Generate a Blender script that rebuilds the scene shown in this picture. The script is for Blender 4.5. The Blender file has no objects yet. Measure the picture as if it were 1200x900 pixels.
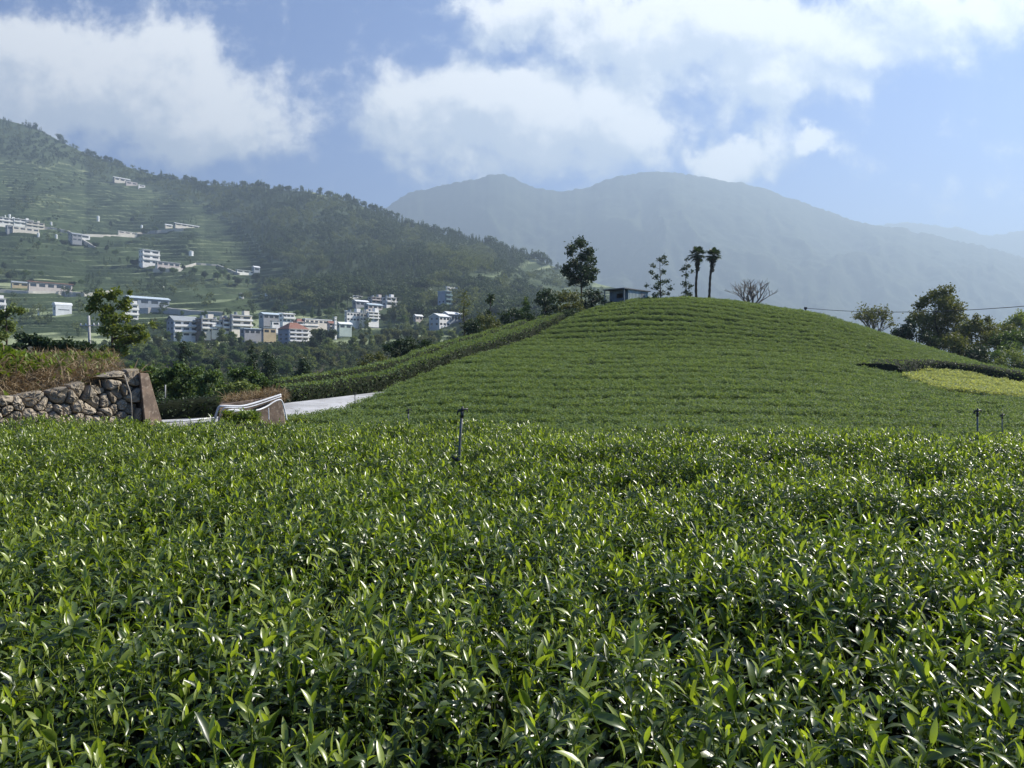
import bpy, bmesh, math, random
import numpy as np
from mathutils import Vector, Matrix

R = math.radians
random.seed(7)
RNG = np.random.default_rng(11)
SC = bpy.context.scene
COL = SC.collection

# ------------------------------------------------------------------ camera
F, HX, HY, ZC = 870.0, 600.0, 430.0, 1.5      # focal length in photo pixels, horizon, eye height
cam = bpy.data.cameras.new('camera')
cam.sensor_width = 36.0
cam.lens = 36.0 * F / 1200.0
cam.shift_y = -20.0 / 1200.0
cam.clip_start = 0.05
cam.clip_end = 30000
camo = bpy.data.objects.new('camera', cam)
COL.objects.link(camo)
camo.location = (0, 0, ZC)
camo.rotation_euler = (R(90), 0, 0)
SC.camera = camo

# ------------------------------------------------------------------ light
SUN_EL, SUN_AZ = 39.0, 67.0                    # azimuth clockwise from the view direction (+y)
SUN_STRENGTH, SKY_STRENGTH = 5.0, 0.062
HAZE_DENSITY = 3.4e-4
sun = bpy.data.lights.new('sun', 'SUN')
sun.energy = SUN_STRENGTH
sun.angle = R(0.5)
sun.color = (1.0, 0.94, 0.84)
suno = bpy.data.objects.new('sun', sun)
COL.objects.link(suno)
sd = Vector((math.sin(R(SUN_AZ)) * math.cos(R(SUN_EL)), math.cos(R(SUN_AZ)) * math.cos(R(SUN_EL)), math.sin(R(SUN_EL))))
suno.rotation_euler = sd.to_track_quat('Z', 'Y').to_euler()
suno.location = (30, 5, 40)

SC.view_settings.view_transform = 'Standard'
SC.view_settings.look = 'None'
SC.view_settings.exposure = 1.16
SC.view_settings.gamma = 1.0
SC.view_settings.use_curve_mapping = False
SC.cycles.max_bounces = 6
SC.cycles.diffuse_bounces = 3
SC.cycles.glossy_bounces = 2
SC.cycles.transmission_bounces = 4
SC.cycles.volume_bounces = 0
SC.cycles.transparent_max_bounces = 8
SC.cycles.use_denoising = True
SC.cycles.sample_clamp_indirect = 4.0

# ------------------------------------------------------------------ node helpers
def link(nt, a, b):
    nt.links.new(a, b)

def mnode(nt, op, a, b=None, c=None, clamp=False):
    n = nt.nodes.new('ShaderNodeMath')
    n.operation = op
    n.use_clamp = clamp
    for i, v in enumerate((a, b, c)):
        if v is None:
            continue
        if isinstance(v, (int, float)):
            n.inputs[i].default_value = v
        else:
            link(nt, v, n.inputs[i])
    return n.outputs[0]

def noise_node(nt, vec, scale, detail=5.0, rough=0.55, dist=0.0):
    n = nt.nodes.new('ShaderNodeTexNoise')
    n.inputs['Scale'].default_value = scale
    n.inputs['Detail'].default_value = detail
    n.inputs['Roughness'].default_value = rough
    n.inputs['Distortion'].default_value = dist
    if vec is not None:
        link(nt, vec, n.inputs['Vector'])
    return n.outputs['Fac']

def maprange(nt, v, a, b, c, d, smooth=True):
    n = nt.nodes.new('ShaderNodeMapRange')
    if smooth:
        n.interpolation_type = 'SMOOTHSTEP'
    n.inputs['From Min'].default_value = a
    n.inputs['From Max'].default_value = b
    n.inputs['To Min'].default_value = c
    n.inputs['To Max'].default_value = d
    link(nt, v, n.inputs['Value'])
    return n.outputs['Result']

def mixcol(nt, fac, a, b):
    n = nt.nodes.new('ShaderNodeMix')
    n.data_type = 'RGBA'
    for key, v in ((0, fac), (6, a), (7, b)):
        if isinstance(v, (int, float)):
            n.inputs[key].default_value = v
        elif isinstance(v, (tuple, list)):
            n.inputs[key].default_value = tuple(v) + ((1.0,) if len(v) == 3 else ())
        else:
            link(nt, v, n.inputs[key])
    return n.outputs[2]

# ------------------------------------------------------------------ sky
def cloud_group():
    g = bpy.data.node_groups.new('cloud_density', 'ShaderNodeTree')
    g.interface.new_socket('Vector', in_out='INPUT', socket_type='NodeSocketVector')
    g.interface.new_socket('Density', in_out='OUTPUT', socket_type='NodeSocketFloat')
    gi = g.nodes.new('NodeGroupInput')
    go = g.nodes.new('NodeGroupOutput')
    vec = gi.outputs[0]
    # big puffs of cloud: centre, radii (in photo pixels) and weight
    blobs = [(110, 100, 215, 72, 1.0), (245, 136, 125, 56, .9), (150, 152, 150, 26, .5), (20, 55, 150, 58, .8),
             (615, 132, 180, 72, 1.05), (545, 105, 95, 52, .7), (735, 132, 120, 46, .8), (630, 172, 130, 30, .55),
             (640, 15, 140, 40, .75), (800, 28, 190, 60, .9), (960, 35, 210, 55, .8), (1130, 15, 220, 50, .75),
             (900, 95, 130, 50, .75), (990, 108, 55, 26, .5), (790, 85, 90, 40, .6),
             (862, 186, 58, 34, 1.05), (950, 182, 36, 17, .8), (385, 110, 26, 18, .3), (1090, 75, 130, 40, .35)]
    wv = g.nodes.new('ShaderNodeTexNoise')
    wv.inputs['Scale'].default_value = 7.0
    wv.inputs['Detail'].default_value = 6.0
    wv.inputs['Roughness'].default_value = 0.6
    link(g, vec, wv.inputs['Vector'])
    sub = g.nodes.new('ShaderNodeVectorMath'); sub.operation = 'SUBTRACT'
    link(g, wv.outputs['Color'], sub.inputs[0]); sub.inputs[1].default_value = (.5, .5, .5)
    sca = g.nodes.new('ShaderNodeVectorMath'); sca.operation = 'SCALE'
    link(g, sub.outputs[0], sca.inputs[0]); sca.inputs['Scale'].default_value = 0.16
    add = g.nodes.new('ShaderNodeVectorMath'); add.operation = 'ADD'
    link(g, vec, add.inputs[0]); link(g, sca.outputs[0], add.inputs[1])
    sep = g.nodes.new('ShaderNodeSeparateXYZ')
    link(g, add.outputs[0], sep.inputs[0])
    total = None
    for (px, py, rx, ry, w) in blobs:
        dx = mnode(g, 'MULTIPLY', mnode(g, 'SUBTRACT', sep.outputs[0], (px - HX) / F), F / rx)
        dy = mnode(g, 'MULTIPLY', mnode(g, 'SUBTRACT', sep.outputs[1], (HY - py) / F), F / ry)
        r2 = mnode(g, 'ADD', mnode(g, 'MULTIPLY', dx, dx), mnode(g, 'MULTIPLY', dy, dy))
        e = mnode(g, 'MULTIPLY', mnode(g, 'EXPONENT', mnode(g, 'MULTIPLY', r2, -0.9)), w)
        total = e if total is None else mnode(g, 'SMOOTH_MAX', total, e, 0.25)
    n1 = noise_node(g, vec, 10.0, 10.0, 0.66, 0.15)
    d = mnode(g, 'ADD', total, mnode(g, 'MULTIPLY', mnode(g, 'SUBTRACT', n1, 0.5), 1.5))
    link(g, d, go.inputs[0])
    return g

world = bpy.data.worlds.new('World')
SC.world = world
world.use_nodes = True
wt = world.node_tree
wt.nodes.clear()
wout = wt.nodes.new('ShaderNodeOutputWorld')
bg = wt.nodes.new('ShaderNodeBackground')
link(wt, bg.outputs[0], wout.inputs[0])
sky = wt.nodes.new('ShaderNodeTexSky')
sky.sky_type = 'NISHITA'
sky.sun_disc = False
sky.sun_elevation = R(SUN_EL)
sky.sun_rotation = R(SUN_AZ)
sky.altitude = 1300
sky.air_density = 1.0
sky.dust_density = 0.3
sky.ozone_density = 4.0
geo = wt.nodes.new('ShaderNodeTexCoord')
sep = wt.nodes.new('ShaderNodeSeparateXYZ')
link(wt, geo.outputs['Generated'], sep.inputs[0])
yy = mnode(wt, 'MAXIMUM', sep.outputs[1], 0.08)
u = mnode(wt, 'DIVIDE', sep.outputs[0], yy)
v = mnode(wt, 'DIVIDE', sep.outputs[2], yy)
CG = cloud_group()
def cdens(du, dv):
    c = wt.nodes.new('ShaderNodeCombineXYZ')
    link(wt, mnode(wt, 'ADD', u, du), c.inputs[0]); link(wt, mnode(wt, 'ADD', v, dv), c.inputs[1])
    n = wt.nodes.new('ShaderNodeGroup'); n.node_tree = CG
    link(wt, c.outputs[0], n.inputs[0])
    return n.outputs[0]
d0, d1 = cdens(0, 0), cdens(0.022, 0.035)
front = maprange(wt, sep.outputs[1], 0.05, 0.25, 0, 1)
cover = mnode(wt, 'MULTIPLY', maprange(wt, d0, 0.18, 0.64, 0, 0.98), front)
lit = maprange(wt, mnode(wt, 'SUBTRACT', d0, d1), -0.26, 0.32, 0, 1)
ccol = mixcol(wt, lit, (5.6, 6.3, 7.2), (10.0, 10.1, 9.9))
tint = wt.nodes.new('ShaderNodeMix'); tint.data_type = 'RGBA'; tint.blend_type = 'MULTIPLY'
tint.inputs[0].default_value = 1.0
link(wt, sky.outputs[0], tint.inputs[6]); tint.inputs[7].default_value = (0.40, 0.68, 1.12, 1)
link(wt, mixcol(wt, cover, tint.outputs[2], ccol), bg.inputs['Color'])
bg.inputs['Strength'].default_value = SKY_STRENGTH

# ------------------------------------------------------------------ general helpers
def P(px, py, D):
    return Vector(((px - HX) / F * D, D, ZC + (HY - py) / F * D))

def tag(o, label=None, cat=None, group=None, kind=None):
    if label: o['label'] = label
    if cat: o['category'] = cat
    if group: o['group'] = group
    if kind: o['kind'] = kind
    return o

def empty(name, loc, rz=0.0):
    o = bpy.data.objects.new(name, None)
    o.empty_display_size = 0.2
    o.location = loc
    o.rotation_euler = (0, 0, rz)
    COL.objects.link(o)
    return o

def npmesh(name, verts, faces, smooth=False, attrs=None):
    """verts (n,3); faces: list of int arrays (m,k)."""
    me = bpy.data.meshes.new(name)
    verts = np.asarray(verts, dtype=np.float32)
    faces = [np.asarray(f, dtype=np.int32) for f in faces if len(f)]
    me.vertices.add(len(verts))
    me.vertices.foreach_set('co', verts.ravel())
    nl = sum(f.size for f in faces)
    npol = sum(len(f) for f in faces)
    me.loops.add(nl)
    me.polygons.add(npol)
    me.loops.foreach_set('vertex_index', np.concatenate([f.ravel() for f in faces]) if faces else [])
    st, cur = [], 0
    for f in faces:
        k = f.shape[1]
        st.append(cur + np.arange(len(f), dtype=np.int32) * k)
        cur += f.size
    me.polygons.foreach_set('loop_start', np.concatenate(st).astype(np.int32))
    me.polygons.foreach_set('use_smooth', np.full(npol, bool(smooth)))
    for k, a in (attrs or {}).items():
        at = me.attributes.new(k, 'FLOAT', 'POINT')
        at.data.foreach_set('value', np.asarray(a, dtype=np.float32))
    me.update(calc_edges=True)
    return me

def obj(name, me, mat=None, parent=None, link_it=True):
    o = bpy.data.objects.new(name, me)
    if mat is not None and not me.materials:
        me.materials.append(mat)
    if link_it:
        COL.objects.link(o)
    if parent is not None:
        o.parent = parent
    return o

class MB:
    """collects boxes, tubes and other shapes that become one mesh"""
    def __init__(self):
        self.v, self.f = [], {}
        self.n = 0
    def add(self, verts, faces):
        verts = np.asarray(verts, dtype=float).reshape(-1, 3)
        for f in faces:
            f = np.asarray(f, dtype=int)
            if f.size == 0: continue
            if f.ndim == 1: f = f[None]
            self.f.setdefault(f.shape[1], []).append(f + self.n)
        self.v.append(verts)
        self.n += len(verts)
    def box(self, x0, x1, y0, y1, z0, z1, M=None):
        v = np.array([(x, y, z) for z in (z0, z1) for y in (y0, y1) for x in (x0, x1)], dtype=float)
        if M is not None:
            v = np.array([M @ Vector(p) for p in v])
        self.add(v, [[(0, 2, 3, 1), (4, 5, 7, 6), (0, 1, 5, 4), (2, 6, 7, 3), (0, 4, 6, 2), (1, 3, 7, 5)]])
    def tube(self, pts, radii, n=6, cap=True):
        pts = [Vector(p) for p in pts]
        if isinstance(radii, (int, float)): radii = [radii] * len(pts)
        rings = []
        up = Vector((0.31, 0.17, 0.93))
        for i, p in enumerate(pts):
            t = (pts[min(i + 1, len(pts) - 1)] - pts[max(i - 1, 0)])
            if t.length < 1e-9: t = Vector((0, 0, 1))
            t.normalize()
            a = t.cross(up)
            if a.length < 0.05: a = t.cross(Vector((1, 0, 0)))
            a.normalize()
            b = t.cross(a)
            rings.append([p + (a * math.cos(2 * math.pi * k / n) + b * math.sin(2 * math.pi * k / n)) * radii[i] for k in range(n)])
        v = [q for r_ in rings for q in r_]
        f = []
        for i in range(len(pts) - 1):
            for k in range(n):
                f.append((i * n + k, i * n + (k + 1) % n, (i + 1) * n + (k + 1) % n, (i + 1) * n + k))
        fs = [f]
        if cap:
            fs.append([tuple(range(n))[::-1]])
            fs.append([tuple((len(pts) - 1) * n + k for k in range(n))])
        self.add(v, fs)
    def mesh(self, name, smooth=False):
        return npmesh(name, np.concatenate(self.v), [np.concatenate(x) for x in self.f.values()], smooth)
    def build(self, name, mat, parent=None, smooth=False):
        return obj(name, self.mesh(name, smooth), mat, parent)

# ------------------------------------------------------------------ numpy noise
def _hash(ix, iy, seed):
    h = (ix.astype(np.int64) * 374761393 + iy.astype(np.int64) * 668265263 + seed * 1442695041) & 0x7fffffff
    h = ((h ^ (h >> 13)) * 1274126177) & 0x7fffffff
    return ((h ^ (h >> 16)) & 0xffff) / 65535.0

def vnoise(x, y, seed=0):
    x = np.asarray(x, float); y = np.asarray(y, float)
    ix, iy = np.floor(x).astype(int), np.floor(y).astype(int)
    fx, fy = x - ix, y - iy
    fx = fx * fx * fx * (fx * (fx * 6 - 15) + 10)
    fy = fy * fy * fy * (fy * (fy * 6 - 15) + 10)
    a, b = _hash(ix, iy, seed), _hash(ix + 1, iy, seed)
    c, d = _hash(ix, iy + 1, seed), _hash(ix + 1, iy + 1, seed)
    return (a + (b - a) * fx) * (1 - fy) + (c + (d - c) * fx) * fy

def fbm(x, y, oct=4, seed=0, gain=.5):
    s, a, t = 0, 1.0, 0
    for i in range(oct):
        s = s + a * vnoise(x * 2 ** i + 13.7 * i, y * 2 ** i + 7.3 * i, seed + i)
        t += a; a *= gain
    return s / t

def ridged(x, y, oct=4, seed=0):
    s, a, t = 0, 1.0, 0
    for i in range(oct):
        s = s + a * (1 - np.abs(2 * vnoise(x * 2 ** i + 3.1 * i, y * 2 ** i, seed + i) - 1))
        t += a; a *= .5
    return s / t

def sstep(x, a, b):
    t = np.clip((np.asarray(x, float) - a) / (b - a), 0, 1)
    return t * t * (3 - 2 * t)

def inpoly(px, py, poly):
    px, py = np.asarray(px, float), np.asarray(py, float)
    ins = np.zeros(np.broadcast(px, py).shape, bool)
    n = len(poly)
    for i in range(n):
        x0, y0 = poly[i]; x1, y1 = poly[(i + 1) % n]
        cond = ((y0 > py) != (y1 > py)) & (px < (x1 - x0) * (py - y0) / (y1 - y0 + 1e-12) + x0)
        ins ^= cond
    return ins

def grid_faces(nr, nc):
    i = np.arange(nr - 1)[:, None] * nc + np.arange(nc - 1)[None]
    i = i.ravel()
    return np.stack([i, i + 1, i + nc + 1, i + nc], 1)

# ------------------------------------------------------------------ materials
def mat_new(name):
    m = bpy.data.materials.new(name)
    m.use_nodes = True
    nt = m.node_tree
    b = nt.nodes['Principled BSDF']
    return m, nt, b

def surf(name, c1, c2=None, scale=5.0, rough=0.8, bump=0.0, bscale=None, spec=0.3, c3=None, detail=6.0, metal=0.0, lo=.35, hi=.65):
    m, nt, b = mat_new(name)
    tc = nt.nodes.new('ShaderNodeTexCoord').outputs['Object']
    b.inputs['Roughness'].default_value = rough
    b.inputs['Specular IOR Level'].default_value = spec
    b.inputs['Metallic'].default_value = metal
    if c2 is None:
        c2 = tuple(x * 0.8 for x in c1)
    f = maprange(nt, noise_node(nt, tc, scale, detail, .6), lo, hi, 0, 1)
    c = mixcol(nt, f, c1, c2)
    if c3 is not None:
        f2 = maprange(nt, noise_node(nt, tc, scale * 3.7, 4, .6), .52, .7, 0, 1)
        c = mixcol(nt, f2, c, c3)
    link(nt, c, b.inputs['Base Color'])
    if bump:
        bn = nt.nodes.new('ShaderNodeBump')
        bn.inputs['Strength'].default_value = bump
        link(nt, noise_node(nt, tc, bscale or scale * 4, 6, .65), bn.inputs['Height'])
        link(nt, bn.outputs[0], b.inputs['Normal'])
    return m

def leafmat(name, dark, light, trans=0.3, rough=0.42, spec=0.45, young=None, tcol=None, far=False):
    """leaf: colour varies per leaf (attribute 'tone') and per plant; thin leaves pass some light"""
    m, nt, b = mat_new(name)
    at = nt.nodes.new('ShaderNodeAttribute'); at.attribute_name = 'tone'
    oi = nt.nodes.new('ShaderNodeObjectInfo')
    f = mnode(nt, 'ADD', mnode(nt, 'MULTIPLY', at.outputs['Fac'], 0.75), mnode(nt, 'MULTIPLY', oi.outputs['Random'], 0.25))
    c = mixcol(nt, f, dark, light)
    if young is not None:
        ay = nt.nodes.new('ShaderNodeAttribute'); ay.attribute_name = 'young'
        c = mixcol(nt, ay.outputs['Fac'], c, young)
    link(nt, c, b.inputs['Base Color'])
    b.inputs['Roughness'].default_value = rough
    b.inputs['Specular IOR Level'].default_value = spec
    if trans > 0:
        tr = nt.nodes.new('ShaderNodeBsdfTranslucent')
        t2 = nt.nodes.new('ShaderNodeMix'); t2.data_type = 'RGBA'; t2.blend_type = 'MULTIPLY'
        t2.inputs[0].default_value = 1.0
        link(nt, c, t2.inputs[6]); t2.inputs[7].default_value = tuple(tcol or (1.9, 1.8, 0.7)) + (1,)
        link(nt, t2.outputs[2], tr.inputs['Color'])
        mx = nt.nodes.new('ShaderNodeMixShader')
        mx.inputs[0].default_value = trans
        link(nt, b.outputs[0], mx.inputs[1]); link(nt, tr.outputs[0], mx.inputs[2])
        link(nt, mx.outputs[0], nt.nodes['Material Output'].inputs['Surface'])
    return m
# ------------------------------------------------------------------ scattering (uncountable leaves only)
def proto_collection(name, protos):
    c = bpy.data.collections.new(name)
    for o in protos:
        c.objects.link(o)
    return c

def scatter(name, pts, rot, scl, idx, coll, label=None, mat=None):
    me = bpy.data.meshes.new(name)
    n = len(pts)
    me.vertices.add(n)
    me.vertices.foreach_set('co', np.asarray(pts, np.float32).ravel())
    a = me.attributes.new('rot', 'FLOAT_VECTOR', 'POINT'); a.data.foreach_set('vector', np.asarray(rot, np.float32).ravel())
    a = me.attributes.new('scl', 'FLOAT', 'POINT'); a.data.foreach_set('value', np.asarray(scl, np.float32))
    a = me.attributes.new('idx', 'INT', 'POINT'); a.data.foreach_set('value', np.asarray(idx, np.int32))
    if mat is not None: me.materials.append(mat)
    o = bpy.data.objects.new(name, me)
    COL.objects.link(o)
    ng = bpy.data.node_groups.new(name + '_scatter', 'GeometryNodeTree')
    ng.interface.new_socket('Geometry', in_out='INPUT', socket_type='NodeSocketGeometry')
    ng.interface.new_socket('Geometry', in_out='OUTPUT', socket_type='NodeSocketGeometry')
    gi, go = ng.nodes.new('NodeGroupInput'), ng.nodes.new('NodeGroupOutput')
    iop = ng.nodes.new('GeometryNodeInstanceOnPoints')
    ci = ng.nodes.new('GeometryNodeCollectionInfo')
    ci.inputs['Collection'].default_value = coll
    ci.inputs['Separate Children'].default_value = True
    ci.inputs['Reset Children'].default_value = True
    def attr(nm, ty):
        t = ng.nodes.new('GeometryNodeInputNamedAttribute'); t.data_type = ty
        t.inputs['Name'].default_value = nm
        return t.outputs['Attribute']
    ng.links.new(gi.outputs[0], iop.inputs['Points'])
    ng.links.new(ci.outputs[0], iop.inputs['Instance'])
    iop.inputs['Pick Instance'].default_value = True
    ng.links.new(attr('idx', 'INT'), iop.inputs['Instance Index'])
    ng.links.new(attr('rot', 'FLOAT_VECTOR'), iop.inputs['Rotation'])
    ng.links.new(attr('scl', 'FLOAT'), iop.inputs['Scale'])
    ng.links.new(iop.outputs[0], go.inputs[0])
    md = o.modifiers.new('leaves', 'NODES'); md.node_group = ng
    tag(o, label, kind='stuff')
    return o

# ------------------------------------------------------------------ leaf geometry
def leaf_geo(L, W, az, elev, curve, base, roll=0.0, fold=0.25, ns=5):
    """one folded, bent leaf blade: ns stations of three points"""
    v, p = [], Vector(base)
    h = Vector((math.cos(az), math.sin(az), 0))
    side0 = Vector((-math.sin(az), math.cos(az), 0))
    step = L / (ns - 1)
    for i in range(ns):
        s = i / (ns - 1)
        e = elev - curve * s
        t = h * math.cos(e) + Vector((0, 0, 1)) * math.sin(e)
        nrm = side0.cross(t) * -1
        if i: p = p + t * step
        sd_ = side0 * math.cos(roll) + nrm * math.sin(roll)
        nr_ = nrm * math.cos(roll) - side0 * math.sin(roll)
        w = W * 0.5 * (math.sin(math.pi * min(1, (s * 0.93 + 0.03)) ** 0.85) ** 0.9) if 0 < i < ns - 1 else W * (0.06 if i == 0 else 0.015)
        v += [p - sd_ * w + nr_ * w * fold * 2, p, p + sd_ * w + nr_ * w * fold * 2]
    f = []
    for i in range(ns - 1):
        a = i * 3
        f += [(a, a + 1, a + 4, a + 3), (a + 1, a + 2, a + 5, a + 4)]
    return [tuple(q) for q in v], f

def shoot_mesh(name, rnd, n=7, H=0.17, L=(.045, .085), erect=1.0, young_top=2, stem=True, W=.275):
    V, FQ, tone, yng = [], [], [], []
    def put(v, f, t, y):
        b = len(V)
        V.extend(v); FQ.extend([tuple(i + b for i in q) for q in f])
        tone.extend([t] * len(v)); yng.extend([y] * len(v))
    az = rnd.uniform(0, 6.28)
    for i in range(n):
        s = (i + .5) / n
        top = i >= n - young_top
        az += 2.4 + rnd.uniform(-.4, .4)
        l = rnd.uniform(*L) * (0.72 if top else 1.05 - .2 * s)
        el = erect * (R(26) + R(46) * s + R(rnd.uniform(-14, 14)))
        if i == n - 1: el = R(78)
        lean = .02 * s
        v, f = leaf_geo(l, l * rnd.uniform(W * .85, W * 1.15), az, el, R(rnd.uniform(15, 80)) * (0.5 if top else 1), (lean * .3, lean, H * (s - 1) + .0), R(rnd.uniform(-25, 25)), rnd.uniform(.12, .34))
        put(v, f, rnd.random(), (rnd.uniform(.55, 1) if top else max(0, rnd.uniform(-.35, .35) + (s - .4) * .5)))
    if stem:
        m = MB(); m.tube([(0, 0, -H * 1.4), (.003, .004, -H * .5), (.006, .018, 0)], [.0035, .0028, .0018], 4, False)
        put([tuple(x) for x in m.v[0]], [tuple(x) for x in np.concatenate(m.f[4])], .4, .5)
    me = npmesh(name, np.array(V), [np.array(FQ)], True, {'tone': tone, 'young': np.clip(yng, 0, 1)})
    return me

def tuft_mesh(name, rnd, n=16, rad=.16, L=.1, W=.4, hgt=.12):
    V, FQ, tone, yng = [], [], [], []
    for i in range(n):
        a, r_ = rnd.uniform(0, 6.28), rad * math.sqrt(rnd.random())
        z = hgt * (1 - (r_ / rad) ** 2) * rnd.uniform(.2, 1) - hgt * .5
        l = L * rnd.uniform(.7, 1.25)
        v, f = leaf_geo(l, l * W, rnd.uniform(0, 6.28), R(rnd.uniform(5, 75)), R(rnd.uniform(0, 60)), (r_ * math.cos(a), r_ * math.sin(a), z), R(rnd.uniform(-40, 40)), .2, 3)
        b = len(V)
        V.extend(v); FQ.extend([tuple(k + b for k in q) for q in f])
        tone.extend([rnd.random()] * len(v)); yng.extend([max(0, rnd.uniform(-.5, .7))] * len(v))
    return npmesh(name, np.array(V), [np.array(FQ)], True, {'tone': tone, 'young': np.clip(yng, 0, 1)})

def crown_mesh(name, rnd, n=110, conif=False, leaf=.16):
    """whole far tree of unit height seen from afar: clumpy crown of many leaf-clump faces and a trunk"""
    nr = np.random.default_rng(rnd.randrange(1 << 30))
    if conif:
        h = 1 - nr.random(n) ** .6 * .92
        rr = (.05 + .2 * (1 - h)) * np.sqrt(nr.random(n)) * nr.uniform(.7, 1.25, n)
        a = nr.uniform(0, 6.283, n)
        c = np.stack([rr * np.cos(a), rr * np.sin(a), h], 1)
        leafs = leaf * .8
    else:
        k = 7
        cc = np.stack([nr.normal(0, .17, k), nr.normal(0, .17, k), nr.uniform(.42, .86, k)], 1)
        cr = nr.uniform(.13, .24, k)
        w = nr.integers(0, k, n)
        dv = nr.normal(0, 1, (n, 3)); dv /= np.linalg.norm(dv, axis=1)[:, None]
        c = cc[w] + dv * (cr[w] * nr.random(n) ** .33)[:, None]
        leafs = leaf
    V, Fq, tone = leaf_quads(c, leafs, nr)
    m = MB(); m.tube([(0, 0, -.12), (.01, 0, .3), (0, .01, .6)], [.025, .02, .01], 5, False)
    tv = m.v[0]; tf = np.concatenate(m.f[4])
    me = npmesh(name, np.concatenate([V, tv]), [np.concatenate([Fq, tf + len(V)])], False, {'tone': np.concatenate([tone, np.zeros(len(tv))])})
    return me

def leaf_quads(c, size, nr, updir=.0, aspect=.55, droop=None):
    """one diamond quad per centre, random orientation"""
    n = len(c)
    a = nr.normal(0, 1, (n, 3)); a[:, 2] += updir
    a /= np.linalg.norm(a, axis=1)[:, None]
    b = nr.normal(0, 1, (n, 3)); b -= (b * a).sum(1)[:, None] * a
    b /= np.linalg.norm(b, axis=1)[:, None]
    if np.isscalar(size): size = np.full(n, size)
    s = (size * nr.uniform(.65, 1.35, n))[:, None]
    nrm = np.cross(a, b)
    V = np.stack([c - a * s * .5, c + b * s * .5 * aspect + nrm * s * .08, c + a * s * .5, c - b * s * .5 * aspect + nrm * s * .08], 1).reshape(-1, 3)
    Fq = np.arange(n * 4).reshape(n, 4)
    tone = np.repeat(np.clip(nr.normal(.5, .28, n), 0, 1), 4)
    return V, Fq, tone

# ------------------------------------------------------------------ trees
def tree_meshes(rnd, clumps, H, tr=.12, leaf=.16, per=90, lean=(0, 0), squash=.8, limb=True, trunk_top=.75, hollow=.4, aspect=.55):
    """clumps: (x, y, z, r) in metres above the tree's base -> trunk mesh, crown mesh"""
    nr = np.random.default_rng(rnd.randrange(1 << 30))
    m = MB()
    top = H * trunk_top
    pts, rad = [], []
    wob = [(rnd.uniform(-.03, .03) * H, rnd.uniform(-.03, .03) * H) for _ in range(6)]
    for i in range(6):
        s = i / 5
        pts.append(Vector((lean[0] * s + wob[i][0] * s, lean[1] * s + wob[i][1] * s, -.25 + (top + .25) * s)))
        rad.append(tr * (1 - .72 * s) * (1.25 if i == 0 else 1))
    m.tube(pts, rad, 7)
    if limb:
        for (x, y, z, r_) in clumps:
            zz = min(top * .95, max(H * .12, z - .35 * math.hypot(x, y) - .3 * r_))
            s = (zz + .25) / (top + .25)
            k = min(4, int(s * 5)); fr = s * 5 - k
            a = pts[k].lerp(pts[k + 1], fr)
            b = Vector((x, y, z))
            mid = a.lerp(b, .5) + Vector((rnd.uniform(-.1, .1), rnd.uniform(-.1, .1), -.06)) * (b - a).length
            r0 = max(.012, tr * (1 - .7 * s) * .5)
            m.tube([a, mid, b], [r0, r0 * .7, r0 * .3], 5)
            for q in range(3):
                e = b + Vector((rnd.uniform(-1, 1), rnd.uniform(-1, 1), rnd.uniform(-.2, 1))) * r_ * .8
                m.tube([mid.lerp(b, .6), e], [r0 * .35, r0 * .12], 4)
    C, S = [], []
    for (x, y, z, r_) in clumps:
        n = int(per * (r_ / .5) ** 2)
        dv = nr.normal(0, 1, (n, 3)); dv /= np.linalg.norm(dv, axis=1)[:, None]
        rr = r_ * np.where(nr.random(n) < .68, hollow + (1 - hollow) * nr.random(n), np.abs(nr.normal(0, .65, n)).clip(0, 1.38)) * (1 + .25 * np.sin(dv[:, 0] * 7 + x * 9) * np.sin(dv[:, 2] * 6 + y * 5))
        p = dv * rr[:, None] * np.array([1, 1, squash]) + np.array([x, y, z])
        C.append(p)
    C = np.concatenate(C)
    V, Fq, tone = leaf_quads(C, leaf, nr, aspect=aspect)
    return m.mesh('trunk', True), npmesh('crown', V, [Fq], False, {'tone': tone})

def plant(name, cat, label, loc, meshes, mats, group=None, names=('trunk', 'crown'), rz=0.0, scale=1.0):
    e = empty(name, loc, rz)
    e.scale = (scale,) * 3
    tag(e, label, cat, group)
    for me, ma, nm in zip(meshes, mats, names):
        obj(nm, me, ma, e)
    return e

def copy_thing(src, loc, rz=0, scale=None, label=None, group=None):
    c = src.copy(); COL.objects.link(c)
    c.location = loc; c.rotation_euler = (0, 0, rz)
    if scale is not None: c.scale = scale if hasattr(scale, '__len__') else (scale,) * 3
    if label: c['label'] = label
    if group: c['group'] = group
    for ch in list(src.children):
        d = ch.copy(); COL.objects.link(d); d.parent = c
        for g in list(ch.children):
            h = g.copy(); COL.objects.link(h); h.parent = d
    return c

def rand_clumps(rnd, n, rx, rz, zc, rmin, rmax, ry=None):
    out = []
    for _ in range(n):
        while True:
            x, y, z = (rnd.uniform(-1, 1) for _ in range(3))
            if .15 < x * x + y * y + z * z < 1: break
        out.append((x * rx, y * (ry or rx), zc + z * rz, rnd.uniform(rmin, rmax)))
    return out
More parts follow.
